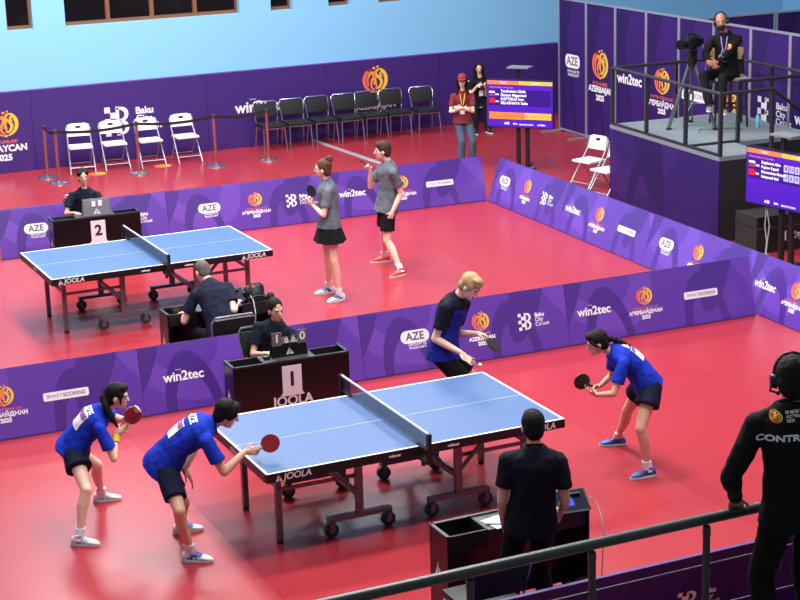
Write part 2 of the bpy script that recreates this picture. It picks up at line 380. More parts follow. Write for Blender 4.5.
pm(5, 'emblem', emblem_mesh(.2), 9.9, 1.22); pm(5, 'lettering', text_mesh('AZƏRBAYCAN', .11, WHITE, .004), 9.9, .93)
mb_b = checker_b_mesh(.46, WHITE); pm(6, 'emblem', mb_b, 8.98, 1.22)
for i, t in enumerate(('Baku', 'City', 'Circuit')): mark(PP[6], 'lettering', text_mesh(t, .14, WHITE, .003 - .001 * i, 0, 'LEFT'), 15.4 - 6 - 8.72, 1.35 - .12 * i, MP)
pm(7, 'lettering', text_mesh('win2tec', .25, WHITE, .007), 7.85, 1.22)
BK = ['purple partition panel behind the main row, its top showing beside the cameraman head', 'purple partition panel behind the main row, at the far right under the blue wall', 'purple partition panel behind the main row, past the right picture edge']
for i in range(3): partition(10.68 + 1.52 * i, 10.95, 0, 1.5, BK[i], True, 'rear row of partition panels')
# ---------------------------------------------------------------- court surrounds (leaning barriers)
HB, LB = .68, .16
BARF = arch_mat('surround_print', (92, 54, 162), (72, 40, 134), (106, 66, 178), 1.3, .7, .30, 0, 1.0)
BARSHADE = arch_mat('surround_shaded', (50, 30, 112), (40, 24, 94), (58, 36, 122), 1.3, .7, .5, 0, .3)  # same print darkened: shade of the near row's unlit outer faces put into colour
BAREDGE = mat('surround_edge', (70, 45, 120), .5); BLACKP = mat('black_plastic', (20, 20, 22), .5)
ang = math.atan2(LB, HB); SL = math.hypot(HB, LB)
MLEAN = Matrix.Rotation(-ang, 4, 'X')
def barrier(x, y, rz, W, label, logos=(), lean=1, grp=None):
    r = thing('court_barrier', label, 'barrier', (x, y, 0), rz, grp)
    M = Matrix.Rotation(-ang * lean, 4, 'X')
    p = MB().span((.001, 0, .015), (W - .001, .022, SL)).obj('panel', BARF if lean > 0 else BARSHADE, r, False, bevel=.004); p.matrix_local = M
    f = MB().span((.0, .002, SL - .004), (W, .026, SL + .008)).span((0, .003, .004), (W, .026, .022)); o = f.obj('edge_trim', BAREDGE, r, False); o.matrix_local = M
    for fx in (.3, W - .3):
        b = MB(); top = (M @ V((fx, .022, SL * .82))); back = .12 if lean > 0 else .05
        b.tube([(fx, top.y + .004, top.z), (fx, max(top.y, 0) + back, .012)], .01, 6).span((fx - .02, .03, 0), (fx + .02, max(top.y, 0) + back + .03, .014)); b.obj('foot', BLACKP, r, False)
    for kind, lx, lang in logos: logo(r, kind, lx, .36 if lean > 0 else .31, M, 1.0, lang)
    return r
A_ = lambda l='en': (('AZE', .63, l), ('emblem', 1.43, l), ('baku', 2.07, l)); B_ = lambda l='ru': (('win2tec', .43, l), ('emblem', 1.1, l), ('smart', 1.74, l))
fr = math.atan2(3.17 - 3.26, 6.25 + 3.66); gF = 'barriers between the two courts'
def onrow(P, rz, d): return P[0] + math.cos(rz) * d, P[1] + math.sin(rz) * d
for d, W, lg, lab in ((0, 2.448, (('win2tec', .36, 'ru'), ('emblem', 1.06, 'ru'), ('smart', 1.68, 'ru')), 'purple leaning court barrier at the left picture edge, behind the crouching ponytail player'), (2.45, 2.428, (('win2tec', .45, 'ru'), ('emblem', 1.2, 'en'), ('smart', 1.85, 'ru')), 'purple leaning court barrier reading win2tec beside the umpire desk with sheet 1'),
                     (4.88, 2.508, A_('en'), 'purple leaning court barrier with AZE badge behind the blond server'), (7.39, 2.5, (('win2tec', .35, 'ru'), ('emblem', 1.02, 'ru'), ('smart', 1.78, 'ru')), 'purple leaning court barrier at the right end of the middle row, with white bar badge')):
    x, y = onrow((-3.66, 3.26), fr, d); barrier(x, y, fr, W, lab, lg, 1, gF)
br = math.atan2(10.55 - 10.73, 7.52)
for d, W, lg, lab in ((-.0, 2.438, (('AZE', .53, 'az'), ('emblem', 1.4, 'az'), ('baku', 2.0, 'az')), 'far purple barrier behind the umpire at desk 2, with AZE badge at left'), (2.44, 2.488, (('AZE', .63, 'az'), ('emblem', 1.34, 'ru'), ('baku', 2.0, 'az')), 'far purple barrier behind the rear table right end, with AZE badge and flame ball'),
                      (4.93, 2.60, (('win2tec', .39, 'az'), ('emblem', 1.21, 'ru'), ('smart', 1.84, 'az')), 'far purple barrier behind the two grey shirted players')):
    x, y = onrow((-1.02, 10.73), br, d); barrier(x, y, br, W, lab, lg, 1, 'far barriers of the rear court')
sr = math.atan2(2.3 - 10.5, 6.24 - 6.52)
for d, W, lg, lab in ((-.04, 2.278, (('AZE', .38, 'az'), ('emblem', 1.12, 'en'), ('baku', 1.79, 'az')), 'right side purple barrier at the far corner of the rear court'), (2.24, 2.368, (('win2tec', .3, 'az'), ('emblem', 1.04, 'ru'), ('smart', 1.81, 'az')), 'right side purple barrier in front of the white folding chairs and platform corner'),
                      (4.61, 2.368, (('AZE', .45, 'az'), ('emblem', 1.19, 'en'), ('baku', 1.9, 'az')), 'right side purple barrier rising behind the end of the middle barrier row'), (6.98, 2.368, (('win2tec', .32, 'az'), ('emblem', .92, 'ru'), ('smart', 1.7, 'az')), 'right side purple barrier cut by the right picture edge, reading win2tec'), (9.35, 2.36, A_('az'), 'right side purple barrier outside the right picture edge')):
    x, y = onrow((6.52, 10.5), sr, d); barrier(x, y, sr, W, lab, lg, 1.35, 'right side barriers')
# near row, turned to face the court; the camera sees its outer face
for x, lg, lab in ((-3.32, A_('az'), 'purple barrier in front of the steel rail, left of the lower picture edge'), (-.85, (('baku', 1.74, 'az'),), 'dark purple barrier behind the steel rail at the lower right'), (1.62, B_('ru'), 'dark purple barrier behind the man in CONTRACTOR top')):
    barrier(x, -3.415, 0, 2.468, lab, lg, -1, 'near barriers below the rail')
# ---------------------------------------------------------------- spectator walkway under the camera side rail
structure(MB().span((-9, -9, 0), (9, -5.45, 1.15)).obj('floor_walkway', mat('walkway', (90, 90, 92), .8), smooth=False))
RAIL = mat('rail_paint', (62, 66, 68), .35, .3); WIRE = mat('rail_wire', (110, 112, 118), .4, .6)
r = thing('walkway_rail', 'dark grey tubular handrail crossing the lower right corner in front of the camera', 'railing', (-.9, -5.6, 1.15))
MB().tube([(-5, .0, .825), (4.2, .0, .825)], .032, 14).obj('top_rail', RAIL, r)
for i in range(11):
    x = -.35 + .74 * (i - 5)
    MB().cone((x, 0, 0), (x, 0, .78), .021, .021, 12).cone((x, 0, .775), (x, 0, .815), .010, .010, 8).cone((x, 0, .735), (x, 0, .78), .024, .022, 12).cone((x, 0, 0), (x, 0, .012), .05).obj('post', RAIL, r)
for z in (.29, .55): MB().tube([(-5, .0, z), (4.2, .0, z)], .0035, 6).obj('wire', WIRE, r)
# ---------------------------------------------------------------- table tennis tables
TBLUE = mat('table_blue', (68, 96, 143), 0.42, 0, 0.02, 2, spec=.35); TLINE = mat('table_line', (235, 238, 245), 0.5, 0, .01); APRON = mat('table_apron', (16, 15, 18), 0.4)
STEEL = mat('steel_grey', (112, 108, 116), 0.35, .5, .05); RUBBER = mat('wheel_rubber', (38, 42, 52), .5); HUB = mat('wheel_hub', (130, 135, 145), .4, .4)
PWHITE = mat('lettering_white', (225, 222, 230), .5)
def net_mat():
    m = bpy.data.materials.new('net_mesh'); m.use_nodes = True; nt = m.node_tree; b = nt.nodes['Principled BSDF']
    b.inputs['Base Color'].default_value = rgb((22, 34, 66)); b.inputs['Roughness'].default_value = .8
    tc = nt.nodes.new('ShaderNodeTexCoord'); sp = nt.nodes.new('ShaderNodeSeparateXYZ'); nt.links.new(tc.outputs['Object'], sp.inputs[0])
    u = math_node(nt, 'LESS_THAN', math_node(nt, 'FLOORED_MODULO', sp.outputs['Y'], .0125), .0036); v = math_node(nt, 'LESS_THAN', math_node(nt, 'FLOORED_MODULO', sp.outputs['Z'], .0125), .0036)
    nt.links.new(math_node(nt, 'MAXIMUM', u, v), b.inputs['Alpha']); return m
NETM = net_mat()
def triangle_mark(k):
    bm = bmesh.new()
    for p in (((-.5, -.5), (-.1, -.5), (-.02, .5)), ((-.0, -.12), (.1, .18), (.28, -.12)), ((.02, -.5), (.5, -.5), (.34, -.2), (.02, -.2))):
        bm.faces.new([bm.verts.new((a * k, 0, b * k)) for a, b in p])
    me = bpy.data.meshes.new('emblem'); bm.to_mesh(me); bm.free(); me.materials.append(PWHITE); return me
TRI = triangle_mark(.06)
def tt_table(x, y, rz, label):
    t = thing('table_tennis_table', label, 'table', (x, y, 0), rz, 'table tennis tables')
    Lh, Wh, H = 1.37, .7625, .76
    for s in (-1, 1):
        a, b = (s * .004, s * Lh)
        MB().span((a, -Wh, H - .022), (b, Wh, H)).obj('tabletop', TBLUE, t, False)
        MB().span((min(a, b) + .002, -Wh + .001, H - .03), (max(a, b) - .002, Wh - .001, H - .0225)).obj('underside', APRON, t, False)
        l = MB(); z0, z1 = H - .004, H + .0012
        l.span((min(a, b), Wh - .02, z0), (max(a, b), Wh, z1)).span((min(a, b), -Wh, z0), (max(a, b), -Wh + .02, z1)).span((s * (Lh - .02), -Wh + .02, z0), (s * Lh, Wh - .02, z1)).span((min(a, b), -.0015, z0), (max(a, b), .0015, z1))
        l.obj('lines', TLINE, t, False)
        p = MB(); zt, zb = H - .004, H - .078
        p.span((a, Wh - .03, zb), (b, Wh + .003, zt)).span((a, -Wh - .003, zb), (b, -Wh + .03, zt)).span((s * (Lh - .03), -Wh + .03, zb), (s * (Lh + .003), Wh - .03, zt)).span((a, -Wh + .03, zb), (a + s * .03, Wh - .03, zt))
        ap = p.obj('apron', APRON, t, False)
        for sy, yy, R_ in ((-1, -Wh - .003, Matrix.Identity(4)), (1, Wh + .003, Matrix.Rotation(PI, 4, 'Z'))):
            d = 1 if sy < 0 else -1
            for cx, txt, sz in ((s * 1.13, 'JOOLA', .078), (s * .27, 'rollomat', .03)):
                o = link('lettering', text_mesh(txt, sz, PWHITE, .002, 0.15), ap); o.matrix_local = Matrix.Translation((cx + d * .025, yy + sy * .003, H - .042)) @ R_
                if sz > .05: o = link('emblem', TRI, ap); o.matrix_local = Matrix.Translation((cx - d * .135, yy + sy * .003, H - .04)) @ R_
        o = link('lettering', text_mesh('JOOLA', .05, PWHITE, .002, 0.15), ap); o.matrix_local = Matrix.Translation((s * (Lh + .006), 0, H - .042)) @ Matrix.Rotation(s * PI / 2, 4, 'Z')
        for sy in (-1, 1):
            lx, ly = s * 1.155, sy * .415
            lg = MB().span((lx - .025, ly - .025, .03), (lx + .025, ly + .025, H - .07)).obj('leg', STEEL, t, False, bevel=.004)
            MB().cone((lx, ly, 0), (lx, ly, .045), .03, .026).obj('rubber_foot', BLACKP, lg)
            cx, cy = s * .465, sy * .5
            u = MB().span((cx - .03, cy - .025, .16), (cx + .03, cy + .025, H - .06)).span((cx - .29, cy - .03, .135), (cx + .29, cy + .03, .175))
            u.tube([(cx + s * .03, cy, .38), (cx + s * .36, cy - sy * .02, H - .07)], .018, 6).span((min(cx, lx), cy - sy * .05 - .01, .47), (max(cx, lx), cy - sy * .05 + .01, .50))
            ug = u.obj('undercarriage', STEEL, t, False)
            for wx in (-.26, .26):
                q = cx + wx; cs = MB().span((q - .02, cy - .04, .055), (q + .02, cy - .028, .14)).span((q - .02, cy + .028, .055), (q + .02, cy + .04, .14)).span((q - .022, cy - .04, .125), (q + .022, cy + .04, .142)).obj('caster', STEEL, t, False)
                MB().cone((q, cy - .022, .062), (q, cy + .022, .062), .062, .062, 20).obj('wheel', RUBBER, cs); MB().cone((q, cy - .026, .062), (q, cy + .026, .062), .028, .028, 14).obj('hub', HUB, cs)
        MB().span((s * .46 - .02, -.47, .3), (s * .46 + .02, .47, .34)).obj('cross_bar', STEEL, t, False); MB().span((s * 1.155 - .015, -.4, .48), (s * 1.155 + .015, .4, .51)).obj('cross_bar', STEEL, t, False)
    for s in (-1, 1):
        q = MB().span((-.018, s * .915 - .02, H - .03), (.018, s * .915 + .02, H + .1525)).span((-.03, s * .74, H - .11), (.03, s * .93, H - .085)).span((-.025, s * .9, H - .1), (.025, s * .93, H + .02)).span((-.02, s * .70, H + .0015), (.02, s * .9, H + .014))
        q.cone((0, s * .80, H - .16), (0, s * .80, H - .1), .018, .018, 10); nps = q.obj('net_post', BLACKP, t, False)
    n = MB().span((-.0012, -.9, H + .008), (.0012, .9, H + .14)).obj('net', NETM, t, False)
    MB().span((-.006, -.9, H + .138), (.006, .9, H + .1535)).obj('net_tape', TLINE, n, False)
    return t
tt_table(0, 0, 0, 'blue table tennis table in the foreground with the paddle of the leaning player over it')
tt_table(.0169, 7.1107, .0088, 'blue table tennis table on the rear court in front of desk 2')
# ---------------------------------------------------------------- umpire desks
DESK = mat('desk_black', (16, 15, 17), .22, 0, .1, 3); DESKIN = mat('desk_tray', (8, 8, 9), .6); DESKTOP = mat('desk_worktop', (58, 60, 64), .4)
def desk(x, y, rz, label, W=1.2, D=.3, H=.72):
    """front (towards local -Y) is a closed panel, trays sunk in both ends of the top"""
    t = thing('umpire_desk', label, 'desk', (x, y, 0), rz, 'black umpire desks')
    h = W / 2
    f = MB().span((-h, -D / 2, .02), (h, -D / 2 + .02, H)).obj('front_panel', DESK, t, False, bevel=.003)
    for s in (-1, 1):
        sp = MB().span((s * h, -D / 2 + .02, .02), (s * (h - .02), D / 2, H)).obj('side_panel', DESK, t, False, bevel=.003)
        o = link('emblem', triangle_mark(.13), sp); o.matrix_local = Matrix.Translation((s * (h + .002), 0, .42)) @ Matrix.Rotation(s * PI / 2, 4, 'Z')
        tr = MB().span((s * (h - .02), -D / 2 + .02, H - .13), (s * (h - .34), D / 2 - .02, H - .115)).span((s * (h - .33), -D / 2 + .02, H - .13), (s * (h - .345), D / 2 - .02, H)).span((s * (h - .02), D / 2 - .03, H - .13), (s * (h - .34), D / 2 - .012, H))
        tr.obj('tray', DESKIN, t, False)
        MB().span((s * (h - .02), -D / 2 + .012, 0), (s * (h - .08), D / 2 - .01, .02)).obj('foot', BLACKP, t, False)
    MB().span((-h + .345, -D / 2 + .02, H - .02), (h - .345, D / 2, H)).obj('worktop', DESKTOP, t, False, bevel=.003)
    rim = MB()
    for a, b in (((-h, -D / 2 - .004), (h, -D / 2 + .024)), ((-h - .004, -D / 2), (-h + .024, D / 2)), ((h - .024, -D / 2), (h + .004, D / 2))): rim.span((a[0], a[1], H - .006), (b[0], b[1], H + .012))
    rim.obj('rim', mat('desk_rim', (34, 34, 38), .35), t, False)
    o = link('lettering', text_mesh('JOOLA', .135, PWHITE, .004), f); o.matrix_local = Matrix.Translation((0, -D / 2 - .003, .315))
    return t
desk(-.02, 2.27, -.03, 'black umpire desk with sheet 1 beside the front table')
desk(.07, 9.68, -.03, 'black umpire desk with sheet 2 beside the rear table')
desk(-.03, -2.37, PI, 'black scoring desk in the foreground with paper and tablet in front of the standing man')
desk(.0, 4.45, PI, 'black scoring desk with a tablet in front of the seated man seen from behind')
PAPER = mat('paper', (238, 232, 238), .7); CARD = mat('card_pink', (224, 216, 228), .7)
def number_card(x, y, z, rz, n, label):
    t = thing('number_card', label, 'sign', (x, y, z), rz)
    MB().prism([(-.10, .02), (.10, .02), (.10, -.25), (.125, -.285), (-.125, -.285), (-.10, -.25)], -.006, -.002).obj('sheet', CARD, t, False)
    link('lettering', text_mesh(n, .2, mat('ink', (22, 20, 24), .6), .006), t, (0, -.009, -.12))
number_card(-.03, 2.117, .655, -.03, '1', 'pinkish white sheet with a black 1 on the front of the nearer umpire desk')
number_card(.07, 9.527, .655, -.03, '2', 'white sheet with a black 2 on the front of the rear umpire desk')
def flip(bm, w_, h_): pass
FLIPG = mat('flip_grey', (120, 124, 130), .5); FLIPB = mat('flip_black', (14, 14, 16), .4)
t = thing('flip_scoreboard', 'black flip scoreboard showing 1 and 0 on the nearer umpire desk', 'scoreboard', (.02, 2.3, .72), -.03); t.scale = (.8, .8, .76)
MB().prism([(-.24, 0), (.24, 0), (.21, .17), (-.21, .17)], -.035, -.02).prism([(-.24, 0), (.24, 0), (.21, .17), (-.21, .17)], .05, .065).span((-.21, -.035, .165), (.21, .065, .18)).obj('stand', FLIPB, t, False, bevel=.003)
o = link('emblem', triangle_mark(.10), t, (0, -.04, .08))
for x, w_, h_, n in ((-.165, .13, .18, '1'), (-.045, .06, .11, '0'), (.045, .06, .11, '0'), (.165, .13, .18, '0')):
    c = MB().span((x - w_ / 2, -.05, .16 + (.02 if w_ < .1 else 0)), (x + w_ / 2, -.04, .16 + h_)).obj('number_flap', mat('flap_grey', (92, 96, 102), .5), t, False, bevel=.002)
    link('lettering', text_mesh(n, h_ * .85, WHITE, .004), c, (x, -.0525, .165 + h_ / 2))
t = thing('flip_scoreboard', 'grey flip scoreboard showing its back with two white tabs on the rear umpire desk', 'scoreboard', (.10, 9.66, .72), -.03); t.scale = (.87, .87, .76)
MB().prism([(-.22, 0), (.22, 0), (.2, .29), (-.2, .29)], -.035, -.02).prism([(-.22, 0), (.22, 0), (.2, .29), (-.2, .29)], .05, .065).obj('stand', FLIPG, t, False, bevel=.003)
link('emblem', triangle_mark(.12), t, (.0, -.04, .09))
for x in (-.05, .05): MB().span((x - .03, -.045, .17), (x + .03, -.037, .27)).obj('number_flap', PAPER, t, False)
# ---------------------------------------------------------------- tablets, papers, bag
def tablet(x, y, z, rz, label, cable):
    t = thing('tablet', label, 'tablet', (x, y, z), rz)
    R_ = Matrix.Rotation(math.radians(-52), 3, 'X')
    b = MB().box(R_ @ V((0, 0, .10)), (.27, .012, .19), R_).obj('case', BLACKP, t, False, bevel=.003)
    s = MB().box(R_ @ V((0, -.0072, .10)), (.245, .002, .165), R_).obj('screen', mat('tablet_screen', (16, 22, 44), .2, emit=.4, var=.7, scale=22), t, False)
    MB().box(R_ @ V((-.03, -.009, .09)), (.09, .002, .075), R_).obj('window', mat('tablet_bright', (50, 66, 190), .3, emit=.7), s, False)
    MB().box(V((0, .11, .055)), (.16, .012, .13), Matrix.Rotation(math.radians(20), 3, 'X')).span((-.1, -.02, 0), (.1, .16, .008)).obj('stand', BLACKP, t, False)
    MB().tube([(p[0], p[1], p[2]) for p in cable], .005, 6).obj('cable', mat('cable_grey', (170, 172, 176), .5), t)
tablet(.42, -2.56, .735, -.12, 'tablet computer on a black stand on the foreground scoring desk', [(.12, .02, .1), (.17, .0, .06), (.17, -.08, .0), (.165, -.16, -.1), (.15, -.165, -.35), (.13, -.17, -.7)])
tablet(.20, 4.42, .73, -.1, 'tablet computer on a black stand on the scoring desk of the seated man', [(.12, .02, .1), (.18, .02, .07), (.2, -.08, .02), (.19, -.2, -.1), (.15, -.21, -.5)])
tag(MB().span((-.13, -.1, 0), (.13, .1, .004)).obj('paper_sheet', PAPER, None, False, loc=(-.12, -2.42, .722), rot=(0, 0, .2)), 'white paper sheet on the foreground desk left of the standing man', 'paper')
tag(MB().cap((-.07, 0, 0), (.07, 0, 0), .0055, .004).obj('pen', mat('pen_blue', (50, 70, 190), .4), None, loc=(-.2, -2.47, .732), rot=(0, 0, -.5)), 'blue pen lying by the paper on the foreground desk', 'pen')
tag(MB().span((-.08, -.055, 0), (.08, .055, .012)).obj('phone', mat('phone_pale', (190, 215, 235), .3), None, False, loc=(-.33, 9.7, .606), rot=(.12, 0, .5), bevel=.004), 'pale phone lying at the left end of the rear umpire desk', 'phone')
tag(MB().sph((0, 0, .018), (.045, .03, .02)).cap((-.02, 0, .03), (.03, 0, .03), .006).obj('stopwatch', BLACKP, None, loc=(-.22, 2.29, .722)), 'small black stopwatch beside the hand of the nearer desk umpire', 'stopwatch')
BAGM = mat('bag_black', (18, 18, 20), .6, 0, .2, 10, .2)
b = MB().sph((0, 0, .26), (.30, .2, .27)).sph((.12, .02, .44), (.17, .15, .15)).sph((-.16, 0, .4), (.16, .15, .16)).span((-.26, -.16, 0), (.26, .16, .2))
t = thing('sports_bag', 'black bag stuffed into the right tray of the scoring desk of the seated man', 'bag', (.455, 4.45, .607)); t.scale = (.42, .42, .5)
link('body', remesh(b, 'body', BAGM, (0, 0, 0), .015, 6, .012, 8), t)
MB().tube([(-.2, -.1, .5), (-.1, -.14, .62), (.08, -.14, .62), (.2, -.1, .5)], .014, 8).obj('handle', BLACKP, t)
MB().tube([(-.25, -.17, .32), (0, -.215, .36), (.25, -.17, .32)], .006, 6).obj('zip', mat('zip_grey', (110, 110, 115), .4), t)
# ---------------------------------------------------------------- chairs
CHROME = mat('chrome', (190, 190, 198), .18, .9, .02); CUSH = mat('cushion_black', (18, 24, 25), .6, 0, .12, 8)
def pad(mb, c, size, M=None): return mb.box(c, size, M)
def black_chair(label, group=None):
    """faces local -Y"""
    t = thing('padded_chair', label, 'chair', (0, 0, 0), 0, group)
    MB().span((-.22, -.22, .42), (.22, .22, .48)).obj('seat', CUSH, t, True, bevel=.022)
    R_ = Matrix.Rotation(math.radians(-10), 3, 'X')
    bk = MB().box(V((0, .245, .69)), (.44, .045, .26), R_).obj('backrest', CUSH, t, True, bevel=.02)
    f = MB()
    for s in (-1, 1):
        MB().tube([(s * .20, -.19, .43), (s * .22, -.23, .0)], .012, 8).obj('leg', CHROME, t)
        MB().tube([(s * .215, .28, .0), (s * .20, .20, .42)], .012, 8).obj('leg', CHROME, t)
    f.tube([(-.20, .20, .42), (-.215, .225, .6), (-.238, .278, .79), (-.20, .298, .85), (.20, .298, .85), (.238, .278, .79), (.215, .225, .6), (.20, .20, .42)], .012, 8)
    f.tube([(-.2, -.2, .415), (.2, -.2, .415)], .012, 8).tube([(-.2, .2, .415), (.2, .2, .415)], .012, 8).tube([(-.205, -.2, .415), (-.205, .2, .415)], .012, 8).tube([(.205, -.2, .415), (.205, .2, .415)], .012, 8)
    f.obj('back_frame', CHROME, t); return t
ch0 = black_chair('black padded chair', 'black padded chairs')
lab = ['leftmost black padded chair along the wall, behind a stanchion post and its belt', 'second black padded chair from the left along the wall', 'third black padded chair from the left along the wall, in front of plain purple',
       'middle one of the seven black padded chairs along the wall', 'black padded chair just below the left side of the flame ball emblem on the wall', 'black padded chair below the right side of the flame ball emblem on the wall', 'rightmost black padded chair of the wall row, standing a little apart from the others']
for i, cx in enumerate((5.24, 5.76, 6.28, 6.79, 7.28, 7.78, 8.36)):
    c = ch0 if i == 0 else copy_tree(ch0)
    place(c, (cx, 16.62 + .02 * (i % 3) - .05 * (i == 6), 0), random.uniform(-.05, .05) + (-.06 if i == 6 else 0), lab[i], 'black padded chairs along the wall')
for p, rz, l in (((9.52, 16.6, 0), -.35, 'black padded chair the woman with the phone sits on'), ((-.6, -3.02, 0), PI, 'black padded chair behind the standing man, cut by the steel rail'), ((-.12, 3.80, 0), PI, 'black padded chair of the seated man, its back showing above the middle barrier'),
                 ((-.02, 2.72, 0), 0, 'black chair of the umpire at the desk with sheet 1'), ((.1, 10.25, 0), 0, 'black chair of the umpire at the desk with sheet 2, hidden behind that desk')):
    c = copy_tree(ch0); c['group'] = 'black chairs of the officials'; place(c, p, rz, l, 'black chairs of the officials')
PLAST = mat('plastic_white', (235, 238, 245), .4, 0, .01)
def folding_chair(label):
    t = thing('folding_chair', label, 'chair')
    q = [(-.2, -.17)] + arc(-.0, .0, .215, 0, 0, 1)[:0]
    R_ = Matrix.Rotation(math.radians(-14), 3, 'X')
    out = [(-.205, .02), (-.19, .0), (.19, .0), (.205, .02), (.215, .14), (.19, .20), (.12, .225), (-.12, .225), (-.19, .20), (-.215, .14)]
    M4 = Matrix.Translation((0, .17, .60)) @ R_.to_4x4()
    bk = MB().prism(out, -.014, .014).obj('backrest', PLAST, t, True, bevel=.006); bk.matrix_local = M4
    h = MB().prism([(p[0], p[1]) for p in arc(0, .16, .03, 0, 350, 12)], -.016, .016); hh = h.obj('handle_slot', BLACKP, bk, False); hh.scale = (1.8, 1, .8); hh.location = (0, 0, .032)
    MB().span((-.2, -.2, .43), (.2, .19, .465)).obj('seat', PLAST, t, True, bevel=.014)
    for s in (-1, 1):
        MB().tube([(s * .215, -.27, .0), (s * .2, .155, .6), (s * .19, .205, .8)], .012, 8).obj('leg', mat('chair_tube', (170, 175, 182), .35, .5), t)
        MB().tube([(s * .185, .28, .0), (s * .185, .0, .43)], .011, 8).obj('leg', MATS['chair_tube'], t)
    MB().tube([(-.205, -.19, .11), (.205, -.19, .11)], .008, 6).obj('stretcher', MATS['chair_tube'], t); MB().tube([(-.185, .2, .12), (.185, .2, .12)], .008, 6).obj('stretcher', MATS['chair_tube'], t)
    return t
fc = folding_chair('white folding chair')
for i, (p, rz, l) in enumerate((((1.66, 16.5, 0), -.16, 'leftmost white folding chair behind the belt stanchions, near the corner post'), ((2.25, 16.47, 0), -.05, 'white folding chair in front of the white checkered B mark'), ((2.88, 16.43, 0), -.03, 'third white folding chair from the left, behind a stanchion post'), ((3.55, 16.45, 0), -.0, 'rightmost white folding chair of the row behind the belt'),
                  ((8.36, 10.55, 0), -1.33, 'white folding chair by the platform, mostly in view above the side barrier'), ((8.2, 9.72, 0), -1.4, 'white folding chair half hidden behind the purple platform corner'))):
    c = fc if i == 0 else copy_tree(fc); place(c, p, rz, l, 'white folding chairs')
# ---------------------------------------------------------------- stanchions with belts
COPPER = mat('stanchion_post', (178, 120, 118), .25, .7, .03); BELT = mat('belt_black', (22, 20, 26), .6)
SP = [(1.0, 16.3), (1.05, 15.72), (2.47, 15.75), (3.85, 15.7), (4.83, 15.7)]
SL_ = ['belt stanchion nearest the wall at the left end of the row', 'belt stanchion at the front left corner behind the rear umpire', 'belt stanchion in front of the third white folding chair', 'belt stanchion between the white and black chairs', 'rightmost belt stanchion, without a belt leading on, in front of the leftmost black chair']
for i, (x, y) in enumerate(SP):
    t = thing('stanchion', SL_[i], 'stanchion', (x, y, 0), 0, 'belt stanchions')
    MB().cone((0, 0, 0), (0, 0, .02), .17, .165, 28).cone((0, 0, .02), (0, 0, .05), .16, .04, 28).obj('base', CHROME, t)
    MB().cone((0, 0, .04), (0, 0, .86), .027, .027, 16).obj('post', COPPER, t)
    MB().cone((0, 0, .84), (0, 0, .90), .033, .033, 16).sph((0, 0, .9), (.03, .03, .018)).obj('head', mat('stanchion_head', (60, 50, 58), .4), t)
    if i < 4:
        d = V((SP[i + 1][0] - x, SP[i + 1][1] - y, 0)); n = 10; bm = MB()
        for k in range(n):
            a, b = d * (k / n), d * ((k + 1) / n); za, zb = [.87 - .05 * math.sin(PI * q / n) for q in (k, k + 1)]
            v = [bm.bm.verts.new(p) for p in ((a.x, a.y, za - .025), (b.x, b.y, zb - .025), (b.x, b.y, zb + .025), (a.x, a.y, za + .025))]; bm.bm.faces.new(v)
        bmesh.ops.remove_doubles(bm.bm, verts=bm.bm.verts[:], dist=1e-5); bmesh.ops.solidify(bm.bm, geom=bm.bm.faces[:], thickness=.003)
        bm.obj('belt', BELT, t, False)
for x, y, l in ((3.03, 16.2, 'round orange floor sticker under the third white folding chair'), (1.83, 16.14, 'round orange floor sticker under the leftmost white folding chair')):
    t = thing('floor_sticker', l, 'sticker', (x, y, 0.001)); q = MB(); q.cone((0, 0, 0), (0, 0, .003), .16, .16, 24); q.obj('disc', mat('sticker_orange', (196, 96, 72), .8), t)
    o = link('emblem', emblem_mesh(.14), t, (0, 0, .0045), (-PI / 2, 0, 0))
tag(MB().prism([(-.045, 0), (.045, 0), (.025, .02), (-.025, .02)], -1.9, 1.9).obj('cable_cover', mat('cover_grey', (150, 152, 158), .4), None, False, loc=(6.3, 15.75, 0), rot=(0, 0, .05)), 'grey cable cover strip running across the red floor from under the black chairs', 'cable cover')
# ---------------------------------------------------------------- camera platform
DECK = mat('deck_grey', (120, 128, 138), .7, 0, .12, 5); SKIRT = arch_mat('platform_skirt', (42, 20, 92), (34, 16, 80), (54, 24, 98), 2.4, 1.2, .6, .6, .3, 'Y')
BSKIRT = mat('skirt_black', (30, 28, 32), .85, 0, .2, 14); RAILB = mat('rail_black', (44, 46, 50), .45, .2)
PZ = 1.2
pf = thing('camera_platform', 'raised grey decked camera platform with purple and black skirts and black guard rails', 'platform', (9.07, 7.9, 0), -.05)
X0, X1, Y0, Y1 = -1.05, 1.08, -1.54, 1.56
MB().span((X0, -.68, PZ - .06), (X1, Y1, PZ)).span((X0, Y0, PZ - .06), (-.28, -.68, PZ)).obj('deck', DECK, pf, False)
MB().span((X0, Y0, .0), (X0 + .03, Y1, PZ - .06)).obj('front_skirt', SKIRT, pf, False)
for a_, b_ in (((X0 + .03, Y0, 0), (1.9, Y0 + .03, PZ - .07)), ((X0 + .03, Y1 - .03, 0), (X1, Y1, PZ - .06)), ((-.28, -.71, 0), (X1, -.68, PZ - .06))): MB().span(a_, b_).obj('side_skirt', BSKIRT, pf, False)
for i in range(4):
    x0 = -.28 + .3 * i; z = PZ - .24 * (i + 1)
    MB().span((x0, Y0 + .04, z - .05), (x0 + .3, -.72, z)).span((x0, Y0 + .04, 0), (x0 + .02, -.72, z - .05)).obj('step', BSKIRT, pf, False)
def guard(pts, posts, name='guard_rail'):
    g = MB().tube(pts, .026, 8).obj(name, RAILB, pf)
    for p in posts: MB().span((p[0] - .024, p[1] - .024, p[2]), (p[0] + .024, p[1] + .024, p[3])).obj('rail_post', RAILB, pf, False)
T = PZ + .86
